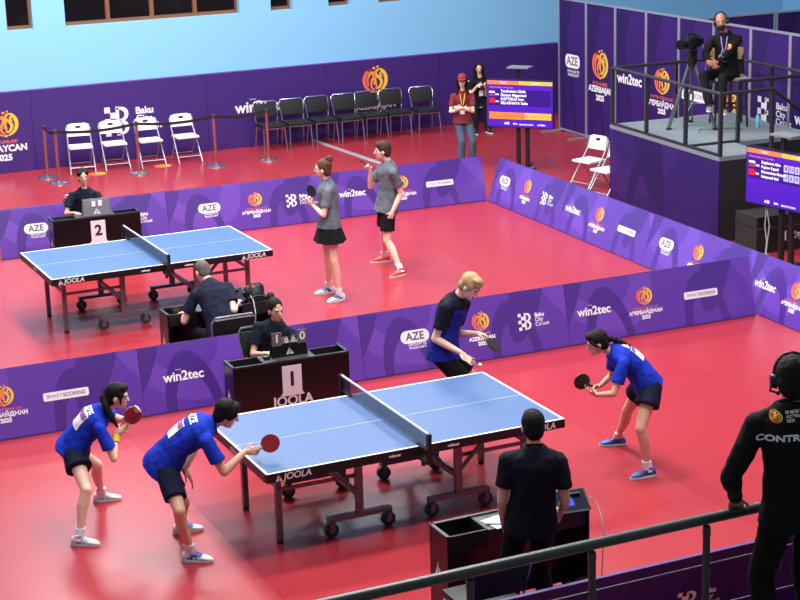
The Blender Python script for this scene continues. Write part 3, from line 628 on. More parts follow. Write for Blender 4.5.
guard([(X0 + .03, Y0 + .03, T), (X0 + .03, Y1 - .03, T)], [(X0 + .03, Y0 + .03, PZ, T), (X0 + .03, -.6, PZ, T), (X0 + .03, .5, PZ, T), (X0 + .03, Y1 - .03, PZ, T)])
guard([(X0 + .03, Y1 - .03, T), (X1 - .03, Y1 - .03, T)], [(.08, Y1 - .03, PZ, T), (X1 - .03, Y1 - .03, PZ, T)])
guard([(X1 - .03, Y1 - .03, T), (X1 - .03, -.7, T)], [(X1 - .03, .4, PZ, T), (X1 - .03, -.66, PZ, T)])
guard([(X0 + .03, Y0 + .03, T), (-.2, Y0 + .03, T), (1.2, Y0 + .03, T - 1.0)], [(-.2, Y0 + .03, PZ - .24, T), (1.0, Y0 + .03, PZ - .98, T - .86)], 'stair_rail')
guard([(-.2, -.66, T), (X1 - .03, -.66, T)], [(-.2, -.66, PZ, T)])
MB().span((X0 + .02, -.70, PZ), (-.2, -.66, PZ + .03)).span((X0, Y0, PZ), (X0 + .05, Y1, PZ + .03)).obj('toe_board', RAILB, pf, False)
# ---------------------------------------------------------------- video camera on tripod
VC = mat('camera_black', (18, 18, 20), .4); TG = mat('tripod_grey', (96, 100, 108), .35, .4)
def wp(ax, ay, az, bx, by, bz): return V((ax, ay, az)), V((bx, by, bz))
t = thing('tripod', 'grey tripod carrying the video camera on the platform', 'tripod', (8.92, 8.55, PZ))
for p in ((-.36, .05, 0), (.2, -.34, 0), (.27, .42, 0)):
    q = V(p); top = V((q.x * .1, q.y * .1, .98)); l = MB(); m = q.lerp(top, .5); d = V((-q.y, q.x, 0)).normalized() * .03
    l.cone(q + d + V((0, 0, .03)), m + d, .013, .016, 8).cone(q - d + V((0, 0, .03)), m - d, .013, .016, 8).cone(m, top, .024, .026, 8).cone(m + d * 1.3, m - d * 1.3, .024, .024, 8)
    lo = l.obj('leg', TG, t); MB().sph(q + V((0, 0, .018)), (.045, .045, .018)).obj('rubber_foot', BLACKP, lo)
MB().tube([(-.15, .02, .38), (.0, .02, .36), (.1, -.16, .38)], .008, 6).tube([(.0, .02, .36), (.13, .2, .38)], .008, 6).obj('spreader', TG, t)
MB().cone((0, 0, .92), (0, 0, 1.06), .07, .075, 18).span((-.06, -.05, 1.05), (.06, .05, 1.16)).span((-.05, -.09, 1.155), (.05, .09, 1.18)).obj('head', VC, t, False, bevel=.006)
MB().tube([(.05, .03, 1.1), (.16, .28, 1.02), (.2, .4, .98)], .012, 8).obj('pan_handle', VC, t)
Mc = Matrix.Rotation(-1.18, 3, 'Z')
t = thing('video_camera', 'black professional video camera on the tripod beside the seated cameraman', 'camera', (8.92, 8.55, PZ + 1.182), -1.18); t.scale = (.8, .8, .8)
MB().span((-.075, -.2, .02), (.075, .17, .2)).span((-.06, .17, .04), (.06, .3, .17)).span((-.05, -.06, 0), (.05, .1, .03)).obj('body', VC, t, True, bevel=.015)
MB().cone((0, -.2, .11), (0, -.34, .11), .058, .07, 18).cone((0, -.34, .11), (0, -.4, .11), .085, .09, 18).obj('lens', mat('lens_black', (10, 10, 12), .25), t)
MB().tube([(0, -.16, .19), (0, -.15, .27), (0, .1, .27), (0, .12, .19)], .016, 8).obj('handle', VC, t)
MB().cone((.09, -.18, .24), (.09, .08, .24), .018, .022, 12).obj('microphone', mat('foam', (28, 28, 30), .9), t)
MB().cone((-.1, .05, .2), (-.1, .24, .22), .03, .036, 12).span((-.19, -.08, .12), (-.085, -.06, .22)).obj('viewfinder', VC, t)
MB().tube([(.06, .25, .06), (.14, .3, -.2), (.1, .25, -.6), (.0, .1, -.95), (.0, -.1, -1.14)], .006, 6).obj('cable', MATS['cable_grey'], t)
tag(MB().tube([(8.75, 8.1, PZ + .008), (8.95, 8.35, PZ + .008), (9.3, 8.2, PZ + .008), (9.5, 8.05, PZ + .008), (9.3, 8.6, PZ + .008), (8.9, 8.75, PZ + .008)], .007, 6).obj('cable', mat('cable_green', (60, 170, 80), .5)), 'green cable lying on the platform deck under the tripod', 'cable')
# stool with jacket
SB = mat('stool_black', (22, 22, 24), .45); SEATG = mat('seat_grey', (150, 146, 142), .6)
t = thing('directors_chair', 'tall black chair with a pale seat on the platform under the cameraman', 'chair', (9.52, 8.45, PZ), -.43)
for x in (-.24, .24):
    for y in (-.22, .22): MB().cone((x, y, 0), (x * .9, y * .9, .70), .016, .016, 8).obj('leg', SB, t)
MB().span((-.25, -.23, .69), (.25, .23, .735)).obj('seat', SEATG, t, True, bevel=.015)
f = MB()
for x in (-.24, .24): MB().cone((x, .22, .7), (x, .26, 1.14), .016, .016, 8).obj('back_post', SB, t)
for y in (-.21, .21): MB().span((-.24, y - .01, .28), (.24, y + .01, .31)).obj('foot_rest', SB, t, False)
MB().span((-.25, .235, .95), (.25, .262, 1.13)).obj('backrest', mat('pale_wood', (206, 168, 110), .5), t, True, bevel=.006)
JK = mat('jacket_navy', (34, 44, 62), .8, 0, .2, 12, .2)
b = MB().box((0, .0, -.24), (.46, .07, .58)).sph((-.12, .02, .05), (.14, .07, .07)).sph((.12, .02, .05), (.14, .07, .07)).cap((.2, .02, -.05), (.24, .03, -.45), .06, .05)
jk = thing('jacket', 'dark navy jacket hung over the back of the tall chair on the platform', 'jacket', (9.52 + .13, 8.45 + .28, PZ + 1.13), -.43)
link('body', remesh(b, 'body', JK, (0, 0, 0), .014, 5, .012, 9), jk)
MB().box((.06, .05, -.5), (.1, .02, .05)).obj('trim', mat('trim_yellow', (220, 180, 70), .6), jk)
t = thing('water_bottle', 'small pale blue plastic water bottle standing on the platform deck', 'bottle', (9.74, 8.02, PZ))
MB().loft([(V((0, 0, z)), V((r_, 0, 0)), V((0, r_, 0))) for z, r_ in ((0, .028), (.01, .032), (.14, .032), (.17, .026), (.19, .014))], 14).obj('body', mat('bottle_blue', (110, 180, 220), .15), t)
MB().cone((0, 0, .19), (0, 0, .21), .015, .015, 12).obj('cap', mat('bottle_cap', (60, 110, 190), .4), t)
# ---------------------------------------------------------------- scoreboard screens on stands
def quad(bm, x0, z0, x1, z1, y, mi):
    f = bm.faces.new([bm.verts.new(p) for p in ((x0, y, z0), (x1, y, z0), (x1, y, z1), (x0, y, z1))]); f.material_index = mi
SC = mat('screen_purple', (70, 26, 168), .3, emit=.45, var=.1, scale=2); SCD = mat('screen_dark', (44, 16, 120), .3, emit=.4); SCO = mat('screen_orange', (226, 120, 40), .3, emit=.5); SCY = mat('screen_yellow', (222, 170, 50), .3, emit=.5)
SCW = mat('screen_white', (228, 224, 240), .3, emit=.6); SCR = mat('screen_red', (190, 30, 40), .3, emit=.5); SCB = mat('screen_blue', (40, 60, 170), .3, emit=.5); SCT = mat('screen_tile', (170, 165, 225), .3, emit=.5)
def tv(x, y, z, rz, W, H, label, rows, band, tiles):
    """x,y,z: lower left corner of the glass seen from the front (local -Y)"""
    t = thing('scoreboard_screen', label, 'screen', (x, y, 0), rz)
    MB().span((-.015, .0, z - .015), (W + .015, .05, z + H + .015)).obj('housing', BLACKP, t, False, bevel=.004)
    q = MB(); f = lambda a, b, c, d, mi, k=1: quad(q.bm, a * W, z + b * H, c * W, z + d * H, -.001 - .0006 * k, mi)
    f(0, 0, 1, 1, 0); f(.0, .905, .5, .985, 2, 2); f(.5, .905, 1, .985, 3, 2); f(.02, .45, .98, .8, 1, 2)
    for k, zz in enumerate((.66, .51)):
        f(.03, zz + .06, .12, zz + .1, 4 if k == 0 else 5, 3); f(.03, zz + .02, .12, zz + .06, 6 if k == 0 else 5, 3); f(.03, zz - .01, .12, zz + .02, 5, 3)
    if band: f(.03, .20, .58, .31, 2, 2); f(.58, .17, .98, .31, 3, 2); f(.03, .16, .58, .2, 2, 2); f(.03, .235, .98, .243, 0, 3)
    if tiles:
        for r in range(2):
            for c in range(5): f(.52 + .075 * c, .5 + .16 * r, .585 + .075 * c, .63 + .16 * r, 7, 3)
    s = q.obj('screen', [SC, SCD, SCO, SCY, SCW, SCR, SCB, SCT], t, False)
    def put(txt, xx, zz, sz, m_=SCW, b=.0015, al='LEFT'): link('lettering', text_mesh(txt, sz, m_, b, 0, al), s, (xx * W, -.005, z + zz * H))
    put('TABLE 1' if band else 'TABLE 2', .25, .945, .036, SCW, .0005, 'CENTER'); put('1', .5, .945, .05, SCW, .002, 'CENTER'); put('MATCH', .75, .945, .036, SCW, .0005, 'CENTER')
    put('Mixed doubles - Group stage', .04, .845, .036, SCO, .0004)
    for k, r in enumerate(rows): put(r, .21, .765 - .085 * k, .064 if band else .05, SCW, .0018)
    put('RUS', .13, .69, .036); put('BLR', .13, .54, .036)
    if tiles:
        for r in range(2):
            for c in range(5): put('%d' % ((c * 3 + r * 5 + 3) % 12), .553 + .075 * c, .565 + .16 * r, .06, SCD, .002, 'CENTER')
    put('AZE', .3, .07, .05, SCW, .002, 'CENTER'); put('Baku', .43, .07, .04, SCW, .001, 'CENTER'); put('SMARTSCORING', .6, .055, .034, SCW, .0006, 'CENTER'); put('win2tec', .83, .06, .044, SCW, .001, 'CENTER')
    p = MB().span((W * .42, .06, .04), (W * .42 + .06, .12, z + H + .2)).span((W * .56, .06, .04), (W * .56 + .06, .12, z + H - .05)).span((W * .3, .05, z + .15), (W * .7, .1, z + .22)).span((W * .3, .05, z + H - .22), (W * .7, .1, z + H - .15))
    p.obj('stand_pole', BLACKP, t, False)
    MB().span((W * .42 - .12, -.04, z + H + .2), (W * .42 + .26, .22, z + H + .225)).obj('shelf', mat('shelf_grey', (120, 122, 130), .5), t, False, bevel=.004)
    MB().span((W * .38, .02, .02), (W * .7, .16, .05)).tube([(W * .5, .09, .03), (W * .2, -.3, .02)], .02, 6).tube([(W * .5, .09, .03), (W * .85, -.3, .02)], .02, 6).tube([(W * .5, .09, .03), (W * .5, .55, .02)], .02, 6).tube([(W * .6, .1, .5), (W * .95, .35, .03)], .012, 6).obj('stand_base', mat('base_grey', (84, 86, 92), .5), t, False)
    return t
tv(7.73, 12.83, .74, math.atan2(-.88, .76), 1.16, .78, 'scoreboard screen on a stand behind the far court corner, showing four names over yellow bands', ['Tarabuieva Ulada', 'Dasaev Magomed', 'KAPTSIUG Ivan', 'BELASHAVA Sofia'], True, False)
t2 = tv(7.69, 5.43, .80, math.atan2(-.985, .17), 1.25, .73, 'scoreboard screen with score tiles at the right picture edge before the black platform side', ['Bogdanova Alina', 'Popkov Evgenii', 'Mammadova Maryam', 'Suleymanli Said'], False, True)
MB().tube([(.3, .07, .78), (.29, .06, .5), (.34, .05, .3), (.33, .04, .12)], .008, 6).tube([(.3, .07, .78), (.37, .06, .52), (.35, .05, .3), (.34, .04, .12)], .008, 6).span((.31, .02, .06), (.36, .07, .14)).obj('cable', MATS['cable_grey'], t2)
t = thing('equipment_case', 'black case with white arrow marks low beside the scoreboard screen at the right edge', 'case', (8.55, 5.60, 0), -.05)
MB().span((-.55, -.02, 0), (1.2, .5, .5)).obj('body', BSKIRT, t, False, bevel=.01)
MB().span((-.55, -.024, .33), (1.2, .504, .35)).obj('edge', mat('case_edge', (70, 70, 74), .4), t, False)
link('lettering', text_mesh('◄ C=', .15, WHITE, .003), t, (-.02, -.026, .20))
# ---------------------------------------------------------------- people: joint positions in metres
POSE = {
'p1': dict(P=(-2.534, 0.816, 0.701), N=(-2.273, 0.695, 1.016), H=(-2.161, 0.644, 1.138), lat=(0.050, -0.999, 0.000), sl=(-0.109, -0.975, -0.195), RS=(-2.351, 0.557, 0.911), LS=(-2.314, 0.889, 0.978), RH=(-2.550, 0.741, 0.677), LH=(-2.558, 0.910, 0.677), gaze=(0.879, -0.462, -0.119), hup=(0.280, -0.129, 0.951), RK=(-2.545, 0.417, 0.449), RA=(-2.653, 0.348, 0.073), RF=(0.837, -0.547, 0.000), LK=(-2.288, 1.038, 0.417), LA=(-2.222, 1.225, 0.073), LF=(0.973, -0.232, -0.000), RE=(-2.277, 0.474, 0.656), RW=(-2.201, 0.629, 0.827), RD=(0.890, -0.280, 0.361), RN=(0.412, 0.890, -0.196), RC=0.750, LE=(-2.069, 0.849, 0.851), LW=(-2.038, 0.642, 0.974), LD=(0.294, -0.715, 0.635), LN=(-0.420, -0.908, -0.000), LC=0.350, bow=0.050, h=1.620, base=(-2.396, 0.753, 0.000), racket=((-2.052, 0.605, 0.967), (0.571, -0.014, 0.821), (-0.050, -0.999, 0.018))),
'p2': dict(P=(-1.998, -0.089, 0.773), N=(-1.625, -0.262, 1.090), H=(-1.522, -0.310, 1.160), lat=(0.100, -0.995, 0.000), sl=(-0.202, -0.964, -0.172), RS=(-1.734, -0.400, 0.997), LS=(-1.662, -0.056, 1.059), RH=(-2.014, -0.166, 0.753), LH=(-2.031, 0.010, 0.753), gaze=(0.905, -0.116, -0.410), hup=(0.353, -0.163, 0.921), RK=(-2.021, -0.479, 0.478), RA=(-1.930, -0.417, 0.077), RF=(0.842, -0.539, -0.000), LK=(-1.865, -0.089, 0.384), LA=(-1.812, 0.187, 0.077), LF=(0.991, -0.135, 0.000), RE=(-1.626, -0.473, 0.736), RW=(-1.411, -0.394, 0.848), RD=(0.961, -0.276, -0.019), RN=(0.402, 0.869, -0.287), RC=0.750, LE=(-1.673, 0.079, 0.799), LW=(-1.833, -0.056, 0.653), LD=(0.507, -0.235, -0.829), LN=(-0.908, 0.420, -0.000), LC=0.250, bow=0.110, h=1.700, base=(-1.833, -0.166, 0.000), racket=((-1.209, -0.449, 0.900), (0.888, -0.234, 0.395), (-0.355, -0.896, 0.268))),
'p3': dict(P=(1.235, 1.308, 0.869), N=(1.371, 1.267, 1.377), H=(1.449, 1.154, 1.486), lat=(-0.720, -0.694, 0.000), sl=(-0.798, -0.588, 0.131), RS=(1.195, 1.165, 1.299), LS=(1.493, 1.385, 1.250), RH=(1.159, 1.246, 0.835), LH=(1.293, 1.375, 0.835), gaze=(0.468, -0.649, -0.600), hup=(0.231, -0.339, 0.912), RK=(1.378, 1.056, 0.509), RA=(1.300, 1.050, 0.080), RF=(0.694, -0.720, 0.000), LK=(1.568, 1.352, 0.497), LA=(1.460, 1.420, 0.080), LF=(0.694, -0.720, 0.000), RE=(1.089, 1.198, 1.013), RW=(1.263, 1.030, 0.899), RD=(0.636, -0.378, -0.673), RN=(0.256, -0.698, 0.669), RC=0.120, LE=(1.391, 1.418, 0.963), LW=(1.508, 1.182, 1.006), LD=(0.903, -0.418, -0.094), LN=(-0.261, 0.121, -0.958), LC=0.750, bow=0.060, h=1.780, base=(1.360, 1.250, 0.000), racket=((1.639, 1.058, 0.907), (0.375, -0.638, -0.673), (0.345, -0.578, 0.740))),
'p4': dict(P=(2.433, -0.386, 0.816), N=(2.133, -0.280, 1.123), H=(2.015, -0.226, 1.197), lat=(0.281, 0.960, 0.000), sl=(0.330, 0.944, -0.002), RS=(2.257, -0.141, 1.054), LS=(2.143, -0.467, 1.055), RH=(2.479, -0.312, 0.793), LH=(2.431, -0.476, 0.793), gaze=(-0.875, 0.353, -0.330), hup=(-0.362, 0.168, 0.917), RK=(2.450, -0.044, 0.433), RA=(2.512, 0.220, 0.074), RF=(-0.936, 0.352, -0.000), LK=(2.236, -0.608, 0.468), LA=(2.312, -0.619, 0.074), LF=(-0.993, 0.115, 0.000), RE=(2.283, -0.030, 0.796), RW=(2.082, -0.168, 0.769), RD=(-0.979, -0.163, 0.119), RN=(-0.135, -0.705, -0.696), RC=0.750, LE=(2.023, -0.501, 0.802), LW=(1.990, -0.269, 0.728), LD=(-0.630, 0.709, 0.318), LN=(0.223, 0.481, 0.848), LC=0.350, bow=0.070, h=1.640, base=(2.273, -0.345, 0.000), racket=((1.885, -0.180, 0.847), (-0.863, 0.013, 0.505), (-0.085, -0.989, -0.119))),
'p5': dict(P=(-0.030, 2.860, 0.520), N=(0.071, 2.733, 0.945), H=(0.052, 2.709, 1.074), lat=(-0.861, 0.508, 0.000), sl=(-0.896, 0.367, 0.251), RS=(-0.103, 2.823, 0.897), LS=(0.202, 2.698, 0.812), RH=(-0.110, 2.912, 0.490), LH=(0.035, 2.826, 0.490), gaze=(0.167, -0.979, -0.119), hup=(-0.057, -0.074, 0.996), RK=(-0.117, 2.519, 0.434), RA=(-0.120, 2.360, 0.070), RF=(0.000, -1.000, 0.000), LK=(0.129, 2.442, 0.457), LA=(0.160, 2.360, 0.070), LF=(0.000, -1.000, 0.000), RE=(-0.195, 2.754, 0.643), RW=(-0.182, 2.520, 0.706), RD=(0.578, -0.760, 0.298), RN=(-0.000, -0.000, -1.000), RC=0.350, LE=(0.231, 2.500, 0.617), LW=(-0.001, 2.469, 0.680), LD=(0.494, -0.685, 0.536), LN=(-0.000, -0.000, -1.000), LC=0.300, bow=0.030, h=1.620, base=(-0.030, 2.780, 0.000), racket=None),
'p6': dict(P=(0.100, 10.300, 0.520), N=(0.106, 10.243, 0.982), H=(0.088, 10.218, 1.145), lat=(-0.945, 0.328, 0.000), sl=(-0.946, 0.323, 0.041), RS=(-0.056, 10.310, 0.892), LS=(0.265, 10.200, 0.878), RH=(0.020, 10.332, 0.488), LH=(0.179, 10.276, 0.488), gaze=(-0.062, -0.997, -0.050), hup=(-0.043, -0.060, 0.997), RK=(-0.011, 9.937, 0.465), RA=(-0.020, 9.900, 0.070), RF=(0.000, -1.000, 0.000), LK=(0.241, 9.885, 0.467), LA=(0.250, 9.900, 0.070), LF=(0.000, -1.000, 0.000), RE=(-0.186, 10.223, 0.661), RW=(-0.136, 9.991, 0.712), RD=(0.374, -0.918, 0.129), RN=(-0.000, -0.000, -1.000), RC=0.300, LE=(0.323, 10.014, 0.679), LW=(0.176, 9.825, 0.720), LD=(-0.906, -0.383, 0.181), LN=(-0.000, -0.000, -1.000), LC=0.300, bow=0.030, h=1.620, base=(0.090, 10.250, 0.000), racket=None),
'p7': dict(P=(-0.130, -2.880, 0.920), N=(-0.113, -2.903, 1.459), H=(-0.099, -2.865, 1.591), lat=(0.951, -0.309, 0.000), sl=(0.907, -0.419, -0.037), RS=(0.049, -2.975, 1.348), LS=(-0.282, -2.822, 1.362), RH=(-0.045, -2.906, 0.885), LH=(-0.217, -2.851, 0.885), gaze=(0.363, 0.900, -0.243), hup=(0.041, 0.110, 0.993), RK=(-0.012, -2.792, 0.476), RA=(0.000, -2.950, 0.080), RF=(0.100, 0.995, 0.000), LK=(-0.243, -2.711, 0.483), LA=(-0.250, -2.850, 0.080), LF=(-0.100, 0.995, 0.000), RE=(0.069, -3.022, 1.053), RW=(0.148, -2.826, 0.900), RD=(0.062, 0.566, -0.822), RN=(-0.812, 0.376, -0.447), RC=0.300, LE=(-0.334, -2.825, 1.067), LW=(-0.267, -2.722, 0.837), LD=(0.219, 0.124, -0.968), LN=(0.890, -0.412, -0.196), LC=0.300, bow=0.020, h=1.740, base=(-0.120, -2.900, 0.000), racket=None),
'p8': dict(P=(-0.130, 3.800, 0.550), N=(-0.154, 4.160, 1.055), H=(-0.186, 4.263, 1.158), lat=(0.982, -0.187, 0.000), sl=(0.962, -0.228, 0.151), RS=(0.026, 4.058, 0.998), LS=(-0.326, 4.142, 0.943), RH=(-0.040, 3.763, 0.522), LH=(-0.218, 3.797, 0.522), gaze=(-0.177, 0.877, -0.447), hup=(-0.093, 0.299, 0.950), RK=(0.072, 4.173, 0.495), RA=(0.050, 4.200, 0.070), RF=(0.000, 1.000, 0.000), LK=(-0.295, 4.215, 0.496), LA=(-0.300, 4.200, 0.070), LF=(-0.196, 0.981, 0.000), RE=(-0.005, 3.826, 0.811), RW=(0.102, 4.064, 0.798), RD=(0.523, 0.810, 0.265), RN=(-0.000, -0.000, -1.000), RC=0.300, LE=(-0.454, 4.168, 0.674), LW=(-0.364, 4.412, 0.691), LD=(-0.243, 0.950, -0.197), LN=(-0.000, -0.000, -1.000), LC=0.400, bow=0.070, h=1.740, base=(-0.150, 3.850, 0.000), racket=None),
'p9': dict(P=(2.190, 6.463, 0.989), N=(2.176, 6.470, 1.513), H=(2.134, 6.467, 1.655), lat=(0.187, 0.982, 0.000), sl=(0.281, 0.960, -0.004), RS=(2.229, 6.642, 1.409), LS=(2.128, 6.295, 1.410), RH=(2.208, 6.550, 0.954), LH=(2.175, 6.375, 0.954), gaze=(-0.834, 0.549, -0.050), hup=(-0.113, -0.008, 0.994), RK=(2.208, 6.609, 0.507), RA=(2.260, 6.740, 0.077), RF=(-0.999, 0.051, 0.000), LK=(2.179, 6.326, 0.515), LA=(2.240, 6.345, 0.077), LF=(-0.975, -0.224, 0.000), RE=(2.281, 6.735, 1.133), RW=(2.057, 6.635, 1.213), RD=(-0.743, -0.131, 0.657), RN=(-0.376, -0.812, 0.447), RC=0.600, LE=(2.044, 6.273, 1.127), LW=(2.008, 6.514, 1.210), LD=(-0.668, 0.441, 0.600), LN=(0.297, 0.642, 0.707), LC=0.400, bow=0.020, h=1.720, base=(2.160, 6.477, 0.000), racket=((2.011, 6.557, 1.385), (0.136, -0.496, 0.858), (-0.919, -0.386, -0.077))),
'p10': dict(P=(3.403, 7.417, 0.904), N=(3.436, 7.401, 1.457), H=(3.367, 7.411, 1.609), lat=(0.142, 0.990, 0.000), sl=(0.012, 1.000, 0.022), RS=(3.432, 7.589, 1.356), LS=(3.428, 7.220, 1.348), RH=(3.414, 7.508, 0.869), LH=(3.388, 7.327, 0.869), gaze=(-0.884, 0.464, -0.050), hup=(-0.170, 0.024, 0.985), RK=(3.451, 7.650, 0.456), RA=(3.539, 7.854, 0.079), RF=(-0.958, 0.287, 0.000), LK=(3.334, 7.285, 0.443), LA=(3.423, 7.071, 0.079), LF=(-0.966, -0.259, 0.000), RE=(3.287, 7.658, 1.100), RW=(3.245, 7.545, 1.335), RD=(-0.488, -0.130, 0.863), RN=(-0.712, -0.702, -0.000), RC=0.750, LE=(3.528, 7.227, 1.062), LW=(3.390, 7.203, 0.838), LD=(-0.307, 0.142, -0.941), LN=(0.142, 0.990, 0.000), LC=0.900, bow=0.030, h=1.760, base=(3.420, 7.409, 0.000), racket=((3.094, 7.537, 1.490), (-0.806, 0.027, 0.591), (0.591, -0.020, 0.806))),
'p11': dict(P=(7.500, 13.300, 0.820), N=(7.507, 13.305, 1.287), H=(7.480, 13.263, 1.457), lat=(-0.861, 0.508, 0.000), sl=(-0.885, 0.465, 0.007), RS=(7.361, 13.380, 1.195), LS=(7.651, 13.228, 1.192), RH=(7.430, 13.341, 0.789), LH=(7.569, 13.258, 0.789), gaze=(-0.506, -0.857, -0.100), hup=(-0.062, -0.097, 0.993), RK=(7.411, 13.168, 0.448), RA=(7.400, 13.220, 0.070), RF=(-0.406, -0.914, 0.000), LK=(7.577, 13.090, 0.446), LA=(7.580, 13.160, 0.070), LF=(-0.100, -0.995, 0.000), RE=(7.268, 13.295, 0.958), RW=(7.420, 13.125, 1.012), RD=(0.907, -0.420, -0.029), RN=(0.412, 0.890, -0.196), RC=0.300, LE=(7.608, 13.125, 0.949), LW=(7.391, 13.105, 1.034), LD=(-0.907, 0.420, 0.029), LN=(0.412, 0.890, -0.196), LC=0.300, bow=0.020, h=1.560, base=(7.490, 13.280, 0.000), racket=None),
'p12': dict(P=(9.520, 16.550, 0.550), N=(9.453, 16.431, 0.981), H=(9.414, 16.405, 1.168), lat=(-0.940, 0.340, 0.000), sl=(-0.936, 0.351, -0.037), RS=(9.309, 16.516, 0.882), LS=(9.627, 16.397, 0.894), RH=(9.446, 16.587, 0.519), LH=(9.604, 16.530, 0.519), gaze=(-0.314, -0.905, -0.287), hup=(-0.083, -0.054, 0.995), RK=(9.269, 16.270, 0.328), RA=(9.100, 16.000, 0.070), RF=(-0.196, -0.981, 0.000), LK=(9.465, 16.190, 0.368), LA=(9.360, 15.950, 0.070), LF=(0.000, -1.000, 0.000), RE=(9.195, 16.359, 0.682), RW=(9.276, 16.215, 0.860), RD=(0.597, -0.698, 0.395), RN=(-0.360, -0.778, 0.514), RC=0.450, LE=(9.510, 16.305, 0.659), LW=(9.439, 16.162, 0.843), LD=(-0.720, -0.366, 0.590), LN=(-0.360, -0.778, 0.514), LC=0.500, bow=0.030, h=1.620, base=(9.520, 16.400, 0.000), racket=None),
'p13': dict(P=(9.460, 8.440, 2.010), N=(9.423, 8.441, 2.590), H=(9.338, 8.425, 2.752), lat=(-0.624, 0.782, 0.000), sl=(-0.737, 0.675, -0.038), RS=(9.292, 8.567, 2.477), LS=(9.568, 8.314, 2.491), RH=(9.405, 8.512, 1.974), LH=(9.520, 8.368, 1.974), gaze=(-0.627, -0.778, -0.050), hup=(-0.192, -0.035, 0.981), RK=(8.995, 8.362, 1.991), RA=(9.020, 8.220, 1.580), RF=(-0.600, -0.800, 0.000), LK=(9.166, 8.113, 1.979), LA=(9.120, 8.050, 1.550), LF=(-0.316, -0.949, 0.000), RE=(9.075, 8.438, 2.303), RW=(8.992, 8.200, 2.216), RD=(0.315, -0.722, -0.615), RN=(0.939, 0.345, 0.000), RC=0.500, LE=(9.319, 8.220, 2.311), LW=(9.073, 8.140, 2.202), LD=(-0.993, -0.078, 0.091), LN=(-0.687, 0.727, 0.000), LC=0.500, bow=0.050, h=1.780, base=(9.420, 8.420, 0.000), racket=None),
'p14': dict(P=(-0.150, -5.930, 2.130), N=(-0.213, -5.930, 2.702), H=(-0.195, -5.905, 2.818), lat=(0.945, -0.328, 0.000), sl=(0.894, -0.440, 0.078), RS=(-0.028, -6.015, 2.607), LS=(-0.374, -5.845, 2.577), RH=(-0.056, -5.961, 2.093), LH=(-0.236, -5.899, 2.093), gaze=(0.498, 0.844, -0.196), hup=(0.059, 0.083, 0.995), RK=(-0.023, -5.855, 1.657), RA=(-0.030, -6.000, 1.230), RF=(0.100, 0.995, 0.000), LK=(-0.272, -5.788, 1.658), LA=(-0.280, -5.930, 1.230), LF=(-0.100, 0.995, 0.000), RE=(0.098, -6.040, 2.318), RW=(0.195, -5.932, 2.083), RD=(0.561, 0.547, -0.622), RN=(-0.000, -0.000, -1.000), RC=0.450, LE=(-0.504, -5.807, 2.291), LW=(-0.368, -5.671, 2.093), LD=(0.473, 0.646, -0.599), LN=(-0.000, -0.000, -1.000), LC=0.450, bow=0.030, h=1.840, base=(-0.170, -5.950, 1.150), racket=None),
}
BALL = (1.432, 0.941, 0.768)
# ---------------------------------------------------------------- people
def ortho(d, n):
    d = d.normalized(); n = (n - d * n.dot(d))
    if n.length < 1e-4: n = d.orthogonal()
    return d, n.normalized()
def hand(mb, W, D, N, curl, right, k, vox):
    D, N = ortho(D, N); L = D.cross(N) * (1 if right else -1)      # L: thumb side
    M = Matrix((L, D, N)).transposed()
    mb.sph(W + D * .048 * k, (.040 * k, .052 * k, .016 * k), M, 12); mb.cap(W, W + D * .03 * k, .024 * k, .026 * k, 10)
    r0 = max(.0085 * k, vox * 1.05)
    for j, (ln, ex) in enumerate(((.95, .085), (1.05, .09), (1.0, .087), (.8, .08))):
        off = (1.5 - j) * .0215 * k; p = W + D * ex * k + L * off; a = 0
        for q, seg in enumerate((.040, .027, .021)):
            a += curl * (1.15 + .1 * j) * (.75 if q == 0 else 1.0); spread = L * ((1.5 - j) * .09 * (1 - curl))
            d = (D * math.cos(a) + N * math.sin(a) + spread).normalized(); e = p + d * seg * ln * k
            mb.cap(p, e, r0 * (1.05 - .1 * q), r0 * (.97 - .1 * q), 8); p = e
    p = W + D * .025 * k + L * .028 * k; d = (D * .62 + L * .68 + N * .3).normalized(); e = p + d * .042 * k; mb.cap(p, e, r0 * 1.3, r0 * 1.15, 8)
    d = (D * .8 + L * .25 + N * (.35 + .5 * curl)).normalized(); mb.cap(e, e + d * .032 * k, r0 * 1.12, r0, 8)
EYEW = mat('eye_white', (170, 160, 155), .6, spec=.1); IRIS = mat('iris', (30, 22, 18), .2); LIP = mat('lip', (170, 96, 90), .5)
SOLE = mat('shoe_sole', (205, 205, 210), .6); SOCK = mat('sock_white', (232, 232, 236), .8)
SKINS = {'light': (234, 190, 168), 'mid': (214, 162, 136), 'tan': (186, 128, 102)}
def skin(n):
    m = mat('skin_' + n, SKINS[n], .55, 0, .05, 9); b = m.node_tree.nodes['Principled BSDF']; b.inputs['Subsurface Weight'].default_value = .08; b.inputs['Subsurface Radius'].default_value = (.02, .008, .004); b.inputs['Subsurface Scale'].default_value = .3
    return m
def cloth(n, c, rough=.8, var=.12, scale=10): return mat('cloth_' + n, c, rough, 0, var, scale, .05, spec=.15)
def hairmat(n, c): return mat('hair_' + n, c, .7, 0, .35, 60, .25, stretch=(1, 1, .2), spec=.2)
PROPS = []
def drape(bvh, c, n, R_, U, pts, off):
    out = []
    for a, b in pts:
        o = c + R_ * a + U * b; h = bvh.ray_cast(o + n * .5, -n)
        p = h[0] + n * off if h[0] is not None else o + n * off
        out.append(p)
    return out
